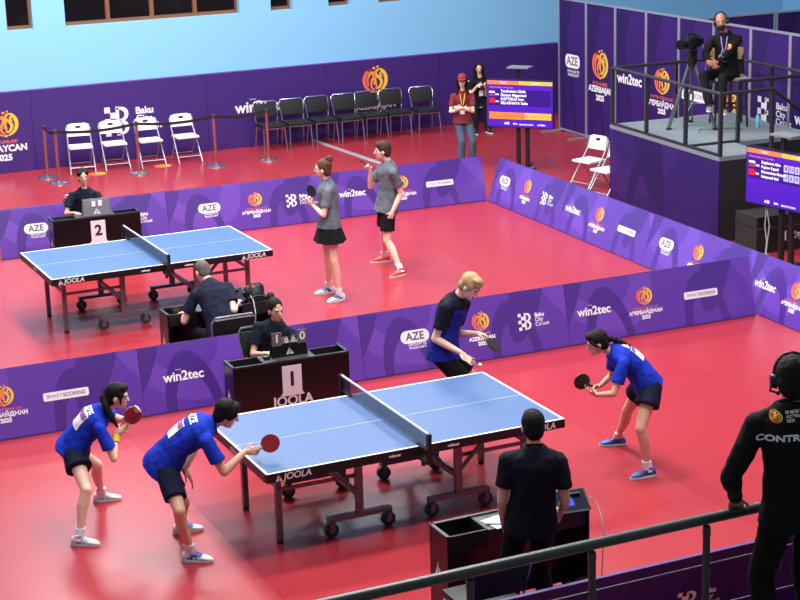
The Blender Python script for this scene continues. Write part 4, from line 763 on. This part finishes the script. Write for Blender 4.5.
def drape_grid(bvh, c, n, R_, U, w_, h_, off, name, m, parent, base, nx=8, nz=6):
    pts = [(-w_ / 2 + w_ * i / nx, -h_ / 2 + h_ * j / nz) for j in range(nz + 1) for i in range(nx + 1)]
    P = drape(bvh, c, n, R_, U, pts, off); me = bpy.data.meshes.new(name)
    me.from_pydata([p - base for p in P], [], [(j * (nx + 1) + i, j * (nx + 1) + i + 1, (j + 1) * (nx + 1) + i + 1, (j + 1) * (nx + 1) + i) for j in range(nz) for i in range(nx)])
    me.materials.append(m); return link(name, me, parent)
def drape_mesh(bvh, src, c, n, R_, U, off, name, parent, base):
    me = src.copy(); P = drape(bvh, c, n, R_, U, [(v.co.x, v.co.z) for v in src.vertices], off)
    for v, p in zip(me.vertices, P): v.co = p - base
    me.name = name; return link(name, me, parent)
def person(key, label, sk='mid', top=(20, 24, 40), bottom=('trousers', (18, 18, 22)), hair=('short', (20, 17, 18)), shoe=((230, 230, 232), (120, 130, 160)), sleeve='short', face=True, vox=.0075, female=False, extras=(), sock=True, topvar=.12, topname=None):
    J = {a: (V(b) if isinstance(b, tuple) and len(b) == 3 and not isinstance(b[0], tuple) else b) for a, b in POSE[key].items()}
    h = J['h']; k = h / 1.7; base = J['base']
    root = thing('person', label, 'person', base)
    P, N, H = J['P'], J['N'], J['H']; up0 = (N - P).normalized()
    lat, sl = J['lat'].normalized(), J['sl'].normalized()
    fw0 = up0.cross(lat).normalized()
    B1 = (P + N) / 2 - fw0 * J['bow']
    def spine(t):
        if t < 0: return P + (B1 - P).normalized() * t * .30 * h
        return P * (1 - t) ** 2 + B1 * 2 * t * (1 - t) + N * t * t
    def tang(t):
        t = min(max(t, 0), 1); return ((B1 - P) * (1 - t) + (N - B1) * t).normalized()
    def axes(t):
        d = tang(t); x = lat.lerp(sl, min(max(t, 0), 1)); x = (x - d * x.dot(d)).normalized(); return x, d.cross(x)
    def ring(t, wx, wy, off=0): x, y = axes(t); return (spine(t) + y * off, x * wx, y * wy)
    fx = .93 if female else 1.0
    TR = [(-.16, .062, .055, 0), (-.05, .096 if female else .092, .066, -.006), (.12, .098 if female else .090, .064, -.004), (.36, .072 if female else .082, .054, 0), (.58, .084 * fx, .064, .004), (.76, .094 * fx, .068, .004), (.86, .076 * fx, .050, 0), (1.0, .040, .038, 0)]
    # ---- body: one continuous skin
    mb = MB(); mb.loft([ring(t, a * h, b * h, o * k) for t, a, b, o in TR], 20)
    hd = J['gaze'].normalized(); hu = (J['hup'] - hd * J['hup'].dot(hd)).normalized(); hx = hd.cross(hu)
    s = .140 * h / .243; Mh = Matrix((hx, hd, hu)).transposed()
    def hp(x, y, z): return H + Mh @ (V((x, y, z)) * s)
    def he(m_, c, r, n=16): m_.sph(hp(*c), tuple(a * s for a in r), Mh, n)
    mb.cap(N - tang(1) * .02 * k, hp(0, -.028, -.055), .050 * k * (.9 if female else 1), .047 * k * (.9 if female else 1))
    he(mb, (0, -.012, .03), (.074, .095, .098)); fj = .88 if female else 1.0; he(mb, (0, .03, -.043), (.056 * fj, .056, .066 * (.96 if female else 1))); he(mb, (0, .064, -.092 * (.96 if female else 1)), (.022 * fj, .018, .018)); he(mb, (0, .03, -.01), (.064 * (.96 if female else 1), .062, .06))
    mb.cap(hp(0, .086, .018), hp(0, .108 - (.006 if female else 0), -.024), .009 * s * fj, .0135 * s * fj, 10); mb.cap(hp(-.034, .074, .030), hp(.034, .074, .030), .013 * s, None, 10)
    for q in (-1, 1): he(mb, (q * .076, -.008, -.006), (.012, .02, .032), 10)
    for S in 'RL':
        sh, e, wv = J[S + 'S'], J[S + 'E'], J[S + 'W']
        f_ = .88 if female else 1.0
        mb.sph(sh, .049 * k * f_); mb.cap(sh, e, .045 * k * f_, .037 * k * f_); mb.cap(e, e.lerp(wv, .4), .037 * k * f_, .036 * k * f_); mb.cap(e.lerp(wv, .4), wv, .036 * k * f_, .025 * k * f_)
        mb.cap(spine(.88), sh, .042 * k, .042 * k)
        hand(mb, wv, J[S + 'D'], J[S + 'N'], J[S + 'C'], S == 'R', k * (.94 if female else 1.0), vox)
        hp_, kn, an, fd = J[S + 'H'], J[S + 'K'], J[S + 'A'], J[S + 'F'].normalized()
        mb.cap(hp_, kn, .082 * k, .052 * k); mb.sph(kn, .053 * k)
        back = -fd; ca = kn.lerp(an, .33) + back * .012 * k
        mb.cap(kn, ca, .050 * k, .053 * k); mb.cap(ca, kn.lerp(an, .75), .052 * k, .036 * k); mb.cap(kn.lerp(an, .75), an, .036 * k, .036 * k)
        mb.cap(an - V((0, 0, .02 * k)), an - V((0, 0, .045 * k)) + fd * .11 * k, .032 * k, .024 * k)
    link('body', remesh(mb, 'body', skin(sk), base, vox, 3), root)
    if face:
        for q in (-1, 1):
            e = MB(); e.sph(hp(q * .031, .0745, .004), (.0145 * s, .0125 * s, .008 * s), Mh, 12, 0); e.sph(hp(q * .031, .0815, .004), .0068 * s, Mh, 10, 1); e.obj('eye', [EYEW, IRIS], root, True, base)
            MB().tube([hp(q * .015, .088, .024), hp(q * .033, .086, .031), hp(q * .052, .072, .025)], .0042 * s, 6).obj('eyebrow', hairmat('brow', (40, 28, 24)), root, True, base)
        MB().sph(hp(0, .081, -.062), (.022 * s, .01 * s, .0065 * s), Mh, 12).obj('lips', LIP, root, True, base)
    # ---- hair
    hs, hc = hair; hm = hairmat('%d_%d_%d' % hc, hc); mb = MB()
    if hs == 'bald':
        mb = None; b = MB(); he(b, (0, .036, -.062), (.058, .056, .056)); he(b, (0, .068, -.098), (.028, .022, .024)); link('beard', remesh(b, 'beard', hairmat('beard', (44, 32, 28)), base, .006, 2), root)
    else:
        he(mb, (0, -.026 if hs in ('bun', 'tied', 'long') else -.022, .048 if hs in ('bun', 'tied', 'long') else .044), (.085, .099, .096)); he(mb, (0, -.052, -.005), (.077, .062, .086))
        if hs not in ('caplong', 'long', 'bun', 'tied'): he(mb, (0, .035, .088), (.066, .054, .044))
        if hs == 'mop':
            for q in (-1, 1): he(mb, (q * .06, .02, .04), (.026, .05, .05))
            he(mb, (0, .058, .07), (.06, .032, .035)); he(mb, (0, -.06, .06), (.08, .055, .07)); he(mb, (.0, -.062, -.035), (.072, .042, .056)); he(mb, (.07, .0, .012), (.02, .045, .04)); he(mb, (-.07, .0, .012), (.02, .045, .04))
        if hs == 'blond':
            for q in (-1, 1): he(mb, (q * .062, .0, .03), (.022, .055, .05))
            he(mb, (0, .058, .082), (.062, .038, .034)); he(mb, (.02, .03, .11), (.05, .05, .03)); he(mb, (0, -.07, -.02), (.06, .035, .05))
        if hs == 'buzz': mb = MB(); he(mb, (0, -.018, .038), (.078, .096, .096)); he(mb, (0, -.045, -.005), (.07, .06, .07))
        if hs == 'pony':
            for q in (-1, 1): mb.tube([hp(q * .06, .055, .05), hp(q * .076, .04, .0), hp(q * .07, .045, -.05)], [.02 * s, .014 * s, .006 * s], 8)
            he(mb, (0, -.1, .04), (.035, .04, .035)); mb.tube([hp(0, -.10, .04), hp(.04, -.125, .0), hp(.082, -.085, -.08), hp(.105, -.02, -.17), hp(.10, .04, -.26)], [.026 * s, .034 * s, .036 * s, .028 * s, .008 * s], 10)
        if hs == 'braid':
            e_ = spine(.66) - axes(.66)[1] * .105 * k; b_ = hp(0, -.10, .02); pts = [b_.lerp(e_, q / 6) - tang(1) * 0 + (V((0, 0, .022)) * math.sin(PI * q / 6)) for q in range(7)]
            for a, b in zip(pts, pts[1:]): mb.cap(a, b, .028 * s, .022 * s, 10); mb.sph(a, .032 * s)
            for q in (-1, 1): mb.tube([hp(q * .05, .06, .06), hp(q * .078, .03, .01), hp(q * .07, -.03, -.03)], .014 * s, 8)
        if hs == 'bun': he(mb, (0, -.095, .135), (.046, .046, .044)); he(mb, (0, -.075, .07), (.07, .055, .06))
        if hs == 'tied': he(mb, (0, -.1, .02), (.042, .034, .04)); he(mb, (.05, .03, .075), (.04, .045, .035)); he(mb, (-.05, .03, .075), (.04, .045, .035))
        if hs in ('long', 'caplong'):
            for q in (-1, 1):
                mb.tube([hp(q * .05, .045, .09), hp(q * .084, .01, .02), hp(q * .092, -.01, -.08), hp(q * .1, .02, -.19), hp(q * .09, .045, -.26)], [.024 * s, .022 * s, .028 * s, .03 * s, .012 * s], 10)
            mb.tube([hp(0, -.06, .05), hp(0, -.09, -.05), hp(0, -.10, -.17), hp(0, -.1, -.24)], [.07 * s, .085 * s, .08 * s, .04 * s], 12)
        link('hair', remesh(mb, 'hair', hm, base, .006, 3, .004, 40), root)
        if hs == 'pony': MB().sph(hp(0, -.1, .04), (.03 * s, .012 * s, .03 * s), Mh).obj('hair_tie', mat('tie_dark', (40, 36, 60), .6), root, True, base)
    # ---- top
    tm = cloth(topname or ('top_%d_%d_%d' % top), top, .8, topvar, 11); g = .018 * k
    mb = MB(); hem = HEM.get(key, -.20)
    SR = [(hem, .118 if not female else .114, .093, 0), (-.05, .112, .086, -.004), (.12, .103, .077, 0), (.36, .096 if not female else .088, .070, 0), (.58, .096 * fx, .074, .004), (.76, .104 * fx, .077, .004), (.88, .096 * fx, .064, 0), (.96, .062, .054, 0), (1.03, .044, .044, .004)]
    mb.loft([ring(t, a * h, b * h, o * k) for t, a, b, o in SR], 22)
    for S in 'RL':
        sh, e, wv = J[S + 'S'], J[S + 'E'], J[S + 'W']; f_ = .92 if female else 1.0
        mb.sph(sh, .064 * k * f_); mb.cap(spine(.95), sh, .055 * k * f_, .056 * k * f_)
        if sleeve == 'short':
            q = sh.lerp(e, .66); mb.cone(sh, q, .062 * k * f_, .067 * k * f_, 16)
        else:
            mb.cap(sh, e, .062 * k, .054 * k); mb.cap(e, sh.lerp(e, 1), .054 * k); mb.cone(e, e.lerp(wv, .93), .053 * k, .040 * k, 14)
    mats = [tm]
    for x in extras:
        if x[0] == 'yoke': mats.append(cloth('yoke', x[1]))
    me = remesh(mb, 'shirt', mats, base, .0085, 3, .010 * k, 12)
    if len(mats) > 1:
        for p in me.polygons:
            c = p.center + base - P; t = c.dot(up0) / (N - P).length; side = abs((c - up0 * c.dot(up0)).dot(sl))
            if t > .80 or (side > .105 * h and t > .35) or (side > .075 * h and t > .45): p.material_index = 1
    shirt = link('shirt', me, root)
    bvh = BVHTree.FromPolygons([v.co + base for v in me.vertices], [tuple(p.vertices) for p in me.polygons])
    if sleeve == 'short' or key == 'p14':
        x, y = axes(1.0); cl = MB(); pts = [spine(1.0) + x * .05 * k * math.cos(a) * 1.05 + y * (.048 * k * math.sin(a)) + tang(1) * (.016 - .014 * math.sin(a)) * k for a in [2 * PI * i / 20 for i in range(21)]]
        cl.tube(pts, .010 * k, 8); cl.obj('collar', mats[-1], shirt, True, base)
    # ---- bottom
    kind, bc = bottom; bmat_ = cloth('bottom_%d_%d_%d' % bc, bc, .85, .15); mb = MB()
    if kind == 'skirt':
        dn = ((J['RK'] - J['RH']).normalized() + (J['LK'] - J['LH']).normalized()).normalized(); dn = (dn * .75 - up0 * .25).normalized()
        mid = (J['RH'] + J['LH']) / 2; fwd = up0.cross(lat).normalized(); R_ = []
        spread = max(abs((J['RK'] - J['LK']).dot(lat)), .1) * .35; sprf = abs((J['RK'] - J['LK']).dot(fwd)) * .25
        for u, a, b in ((-.30, .090, .070), (-.05, .104, .080), (.25, .112, .090), (.55, .122, .102), (.85, .130, .114)):
            v_ = (fwd - dn * fwd.dot(dn)).normalized(); l_ = dn.cross(v_).normalized()
            R_.append((mid - up0 * 0 + dn * u * SKL[key] * h, l_ * (a * h + spread * max(0, u) * .5), v_ * (b * h + sprf * max(0, u))))
        nn = 40; L = []
        for i, (c, a, b) in enumerate(R_):
            am = .0 if i < 2 else .05 * (i - 1) / 3
            L.append([mb.bm.verts.new(c + (a * math.cos(2 * PI * q / nn) + b * math.sin(2 * PI * q / nn)) * (1 + am * (1 if q % 4 < 2 else -1) * .7)) for q in range(nn)])
        for a, b in zip(L, L[1:]):
            for q in range(nn): mb.bm.faces.new((a[q], a[(q + 1) % nn], b[(q + 1) % nn], b[q]))
        mb.bm.faces.new(L[0]); mb.bm.faces.new(L[-1]); link('skirt', remesh(mb, 'skirt', bmat_, base, .0085, 2, .003, 12), root)
    else:
        mb.loft([ring(.14, .094 * h, .070 * h), ring(0, .100 * h, .076 * h), ring(-.14, .09 * h, .072 * h)], 20)
        for S in 'RL':
            a, kn, an = J[S + 'H'], J[S + 'K'], J[S + 'A']
            if kind == 'skort':
                d = (kn - a).normalized(); mb.sph(a, .100 * k); mb.cone(a - d * .03, a.lerp(kn, SKL[key]), .100 * k, .122 * k, 20); mb.cap(J['RH'].lerp(J['RK'], .12), J['LH'].lerp(J['LK'], .12), .095 * k)
            elif kind == 'shorts':
                d = (kn - a).normalized(); mb.sph(a, .094 * k); mb.cone(a - d * .02, a.lerp(kn, .72), .095 * k, .094 * k, 18)
            else:
                w2 = .074 if kind == 'jeans' else .062
                mb.cap(a, kn, .094 * k, .070 * k); mb.cone(kn, an + V((0, 0, .0)), .070 * k, w2 * k, 16)
        link('trousers' if kind in ('trousers', 'jeans') else 'shorts', remesh(mb, 'trousers', bmat_, base, .0095, 3, .006, 9), root)
    # ---- shoes and socks
    sc_, sc2 = shoe
    for S in 'RL':
        an, kn = J[S + 'A'], J[S + 'K']; fd = J[S + 'F'].copy(); fd.z = 0; fd.normalize(); r_ = V((fd.y, -fd.x, 0)); z0 = an.z - .045 * h
        o = V((an.x, an.y, z0)); mb = MB(); kk = k * .98
        mb.loft([(o + fd * a * kk + V((0, 0, (t_ + .012) / 2 * kk)), r_ * w_ * kk, V((0, 0, (t_ - .012) / 2 * kk))) for a, w_, t_ in ((-.082, .016, .05), (-.068, .033, .085), (-.03, .038, .10), (.03, .041, .088), (.09, .046, .066), (.14, .042, .05), (.172, .028, .04), (.185, .012, .03))], 18, power=2.4)
        mb.cone(o + V((0, 0, .05 * kk)), an + V((0, 0, .03 * k)), .042 * kk, .045 * kk, 14)
        sm = mat('shoe_%d_%d_%d' % sc_, sc_, .5); me = remesh(mb, 'shoe', [sm, mat('shoetrim_%d_%d_%d' % sc2, sc2, .5)], base, .007, 2)
        for p in me.polygons:
            c = p.center + base - o; a = c.dot(fd) / kk; zz = c.z / kk
            if (.0 < a < .10 and zz > .055) or (-.05 < a < .06 and .028 < zz < .05 and int(a * 40) % 2 == 0): p.material_index = 1
        so = link('shoe', me, root)
        mb = MB(); mb.loft([(o + V((0, 0, z)), V((0, 0, 0)), V((0, 0, 0))) for z in ()] or [(o + fd * .052 * kk + V((0, 0, .003)), fd * .138 * kk, r_ * .046 * kk), (o + fd * .052 * kk + V((0, 0, .024 * kk)), fd * .137 * kk, r_ * .045 * kk)], 24, power=2.5); mb.obj('sole', SOLE, so, True, base)
        if sock and kind not in ('trousers', 'jeans'):
            d = (kn - an).normalized(); MB().loft([(an - d * .02 * k, r_ * .043 * k, fd * .046 * k), (an + d * .055 * k, r_ * .041 * k, fd * .045 * k), (an + d * .085 * k, r_ * .044 * k, fd * .047 * k)], 16).obj('sock', SOCK, root, True, base)
    # ---- extras
    xb, yb = axes(.6)
    for x in extras:
        e = x[0]
        if e == 'bib':
            t = x[1]; xx, yy = axes(t); c = spine(t) + xx * x[2]; b = drape_grid(bvh, c, -yy, -xx * -1, tang(t), .24 * k, .17 * k, .006, 'number_bib', PAPER, shirt, base)
            drape_grid(bvh, c + tang(t) * .052 * k, -yy, xx, tang(t), .23 * k, .05 * k, .009, 'bib_stripe', mat('bib_stripe', (150, 90, 160), .6), b, base)
            t2 = x[3]; xx, yy = axes(t2)
            drape_mesh(bvh, text_mesh(x[4], .085 * k, WHITE, .004), spine(t2), -yy, xx, tang(t2), .006, 'lettering', shirt, base)
        if e == 'backtext':
            for t, txt, sz, off in x[1:]:
                xx, yy = axes(t); drape_mesh(bvh, text_mesh(txt, sz, WHITE, .002, .1, wide=1.28), spine(t) + xx * off, -yy, xx, tang(t), .004, 'lettering', shirt, base)
        if e == 'backemblem':
            xx, yy = axes(x[1]); drape_mesh(bvh, emblem_mesh(x[2]), spine(x[1]) + xx * x[3], -yy, xx, tang(x[1]), .004, 'emblem', shirt, base)
            drape_mesh(bvh, text_mesh('III MDB OYUNLARI\nAZƏRBAYCAN\n2025', .022, WHITE, .0006, 0, 'LEFT'), spine(x[1]) + xx * (x[3] + .05), -yy, xx, tang(x[1]), .004, 'caption', shirt, base)
        if e == 'chest':
            xx, yy = axes(.72); drape_mesh(bvh, emblem_mesh(.03), spine(.72) - xx * .085 * k, yy, -xx, tang(.72), .005, 'emblem', shirt, base)
        if e == 'wristband':
            wv, el = J[x[1] + 'W'], J[x[1] + 'E']; MB().cone(wv.lerp(el, .12), wv.lerp(el, .36), .036 * k, .038 * k, 16).obj('wristband', mat('band_yellow', (240, 210, 50), .6), root, True, base)
        if e == 'lanyard':
            xx, yy = axes(.7); pts = [(-.045, .95), (-.035, .8), (-.02, .62), (0, x[2]), (.02, .62), (.035, .8), (.045, .95)]; q = MB(); P3 = [drape(bvh, spine(t), axes(t)[1], axes(t)[0], tang(t), [(a * k, 0)], .006)[0] for a, t in pts]
            q.tube(P3, .010 * k, 6); ln = q.obj('lanyard', mat('lanyard_%d' % x[1][0], x[1], .6), root, True, base)
            t = x[2] - .12; drape_grid(bvh, spine(t), axes(t)[1], -axes(t)[0], tang(t), .085 * k, .12 * k, .014, 'badge_card', PAPER, ln, base, 2, 2)
        if e == 'cap':
            q = MB(); he(q, (0, -.016, .062), (.095, .112, .092)); m_ = cloth('cap', x[1]); link('cap', remesh(q, 'cap', m_, base, .008, 3), root)
            q = MB(); q.loft([(hp(0, .11, .058), hx * .072 * s, hd * .078 * s), (hp(0, .112, .068), hx * .071 * s, hd * .077 * s)], 20); q.obj('visor', m_, root, True, base)
        if e == 'headset':
            q = MB(); q.tube([hp(.09 * math.cos(a), -.012, .03 + .115 * math.sin(a)) for a in [PI * i / 12 for i in range(13)]], .009 * s, 8)
            for sd in (-1, 1): q.cone(hp(sd * .074, -.006, 0), hp(sd * .108, -.006, 0), .042 * s, .036 * s, 16)
            sd = x[1]; q.tube([hp(sd * .1, .0, -.02), hp(sd * .1, .06, -.06), hp(sd * .06, .1, -.075)], .006 * s, 6).sph(hp(sd * .055, .104, -.076), .013 * s)
            q.obj('headset', mat('headset_black', (14, 14, 16), .4), root, True, base)
        if e == 'necklace':
            pass
    PROPS.append((key, J)); return root, J
def racket(c, ax, nv, front, label):
    """c: blade centre, ax: from the handle to the blade, nv: side shown"""
    ax, nv = ortho(ax, nv); L = ax.cross(nv); M = Matrix((L, ax, nv)).transposed()
    t = thing('table_tennis_paddle', label, 'paddle', c)
    RED = mat('rubber_red', (150, 24, 34), .5); BLK = mat('rubber_black', (20, 20, 24), .5); WOODB = mat('paddle_wood', (196, 152, 100), .5) if front == 'red' else mat('paddle_dark_wood', (70, 46, 36), .5)
    def rg(z, a): return (M @ V((0, 0, z)), L * .076 * a, ax * .080 * a)
    MB().loft([rg(-.003, 1), rg(.003, 1)], 28).obj('blade', WOODB, t)
    MB().loft([rg(.003, .985), rg(.0065, .985)], 28).obj('rubber', RED if front == 'red' else BLK, t); MB().loft([rg(-.0065, .985), rg(-.003, .985)], 28).obj('rubber', BLK if front == 'red' else RED, t)
    MB().loft([(-ax * .070, L * .014, nv * .010), (-ax * .10, L * .013, nv * .011), (-ax * .165, L * .016, nv * .012)], 12).obj('handle', WOODB, t)
    return t
HEM = {'p1': -.10, 'p4': -.11, 'p14': -.22, 'p9': -.12}
SKL = {'p1': .44, 'p4': .46, 'p9': .135}
BLUES = (26, 52, 178); NAVYB = (24, 26, 52)
person('p1', 'crouching person with long black ponytail, blue shirt and yellow wristband at the far left', 'light', BLUES, ('skort', NAVYB), ('pony', (22, 19, 22)), ((232, 232, 236), (170, 175, 190)), female=True, topname='player_blue', extras=(('bib', .60, -.03, .82, 'AZE'), ('wristband', 'R')))
person('p2', 'person in blue shirt leaning far over the left end of the front table', 'mid', BLUES, ('shorts', NAVYB), ('mop', (17, 14, 15)), ((228, 228, 232), (46, 62, 150)), topname='player_blue', extras=(('bib', .52, -.07, .78, 'AZE'),))
person('p3', 'blond person in blue and black shirt looking down behind the front table', 'light', (24, 32, 130), ('shorts', (18, 18, 22)), ('blond', (172, 142, 98)), ((40, 44, 60), (200, 200, 205)), topname='server_blue', topvar=.35, extras=(('yoke', (16, 18, 34)),))
person('p4', 'person with dark braid in blue shirt bending forward right of the front table', 'mid', BLUES, ('skort', NAVYB), ('braid', (24, 19, 20)), ((48, 84, 160), (24, 36, 84)), female=True, topname='player_blue', extras=(('bib', .6, .02, .84, 'AZE'),))
person('p5', 'person with hair in a bun sitting at the umpire desk with sheet 1', 'mid', (22, 26, 42), ('trousers', (18, 18, 22)), ('bun', (28, 22, 24)), ((20, 20, 22), (40, 40, 44)), female=True, extras=(('chest',),))
person('p6', 'person with tied black hair and navy polo at the umpire desk with sheet 2', 'mid', (22, 26, 42), ('trousers', (18, 18, 22)), ('tied', (22, 18, 20)), ((20, 20, 22), (40, 40, 44)), female=True, vox=.009, extras=(('chest',),))
person('p7', 'person in dark t-shirt standing with back to the camera at the foreground desk', 'mid', (18, 21, 34), ('trousers', (16, 16, 19)), ('short', (18, 16, 18)), ((20, 20, 22), (40, 40, 44)), face=False)
person('p8', 'seated person with short grey hair and navy polo seen from behind by the rear table', 'light', (24, 30, 50), ('trousers', (18, 18, 22)), ('buzz', (98, 92, 92)), ((20, 20, 22), (40, 40, 44)), vox=.009, extras=())
person('p9', 'standing person with brown bun, grey shirt and short black skirt on the rear court', 'light', (100, 105, 118), ('skirt', (20, 20, 24)), ('bun', (88, 58, 46)), ((232, 232, 238), (54, 70, 120)), female=True, vox=.0085, topname='player_grey', topvar=.45)
person('p10', 'standing person in grey shirt and red shoes holding up a paddle on the rear court', 'light', (96, 100, 110), ('shorts', (20, 20, 24)), ('short', (62, 46, 40)), ((200, 44, 40), (235, 90, 80)), vox=.0085, topname='player_grey2', topvar=.45)
person('p11', 'person in red cap, maroon polo and jeans standing with crossed arms', 'light', (112, 44, 52), ('jeans', (74, 90, 112)), ('caplong', (24, 20, 22)), ((190, 190, 195), (120, 120, 125)), female=True, vox=.009, extras=(('cap', (136, 50, 58)), ('lanyard', (232, 178, 50), .42)))
person('p12', 'seated person with long dark hair looking down at a phone by the purple wall', 'light', (22, 22, 26), ('trousers', (18, 18, 22)), ('long', (34, 24, 24)), ((24, 24, 26), (40, 40, 44)), female=True, vox=.009, extras=(('lanyard', (70, 80, 150), .5),))
person('p13', 'bald bearded person in black sweatshirt sitting on the tall chair on the platform', 'tan', (22, 22, 24), ('trousers', (26, 26, 28)), ('bald', (30, 24, 22)), ((120, 120, 126), (60, 60, 64)), 'long', vox=.0085, extras=(('headset', 1), ('chest',), ('lanyard', (150, 130, 210), .5)))
person('p14', 'person in black CONTRACTOR top standing at the rail in the lower right corner', 'tan', (20, 21, 22), ('trousers', (16, 17, 18)), ('short', (22, 19, 19)), ((20, 20, 22), (40, 40, 44)), 'long', face=False, extras=(('headset', -1), ('backemblem', .93, .031, -.10), ('backtext', (.74, 'CONTRACTOR', .049, .0))))
RK = {'p1': ('red', 'red rubber paddle held up by the crouching ponytail player'), 'p2': ('red', 'red rubber paddle held over the table end by the leaning player'), 'p3': ('black', 'black rubber paddle in the hand of the blond server'),
      'p4': ('black', 'black rubber paddle held by the bending braid player'), 'p9': ('black', 'black paddle held at the chest of the player with the brown bun'), 'p10': ('black', 'paddle held edge on at shoulder height by the player in red shoes')}
for key, J in PROPS:
    if key in RK:
        c, ax, nv = J['racket']; racket(V(c), V(ax), V(nv), RK[key][0], RK[key][1])
    if key == 'p12':
        p = (J['RW'] + J['LW']) / 2 + J['gaze'] * .0 + V((0, 0, .055)) + (J['RD'] + J['LD']) * .035
        t = thing('phone', 'dark phone held in both hands by the seated woman', 'phone', p, .35); MB().box((0, 0, 0), (.08, .012, .15), Matrix.Rotation(-.6, 3, 'X')).obj('body', BLACKP, t, True, bevel=.004)
tag(MB().sph((0, 0, 0), .02, None, 20).obj('table_tennis_ball', mat('ball_white', (245, 245, 245), .4), None, loc=BALL), 'white ball in the air just off the open hand of the blond server', 'ball')
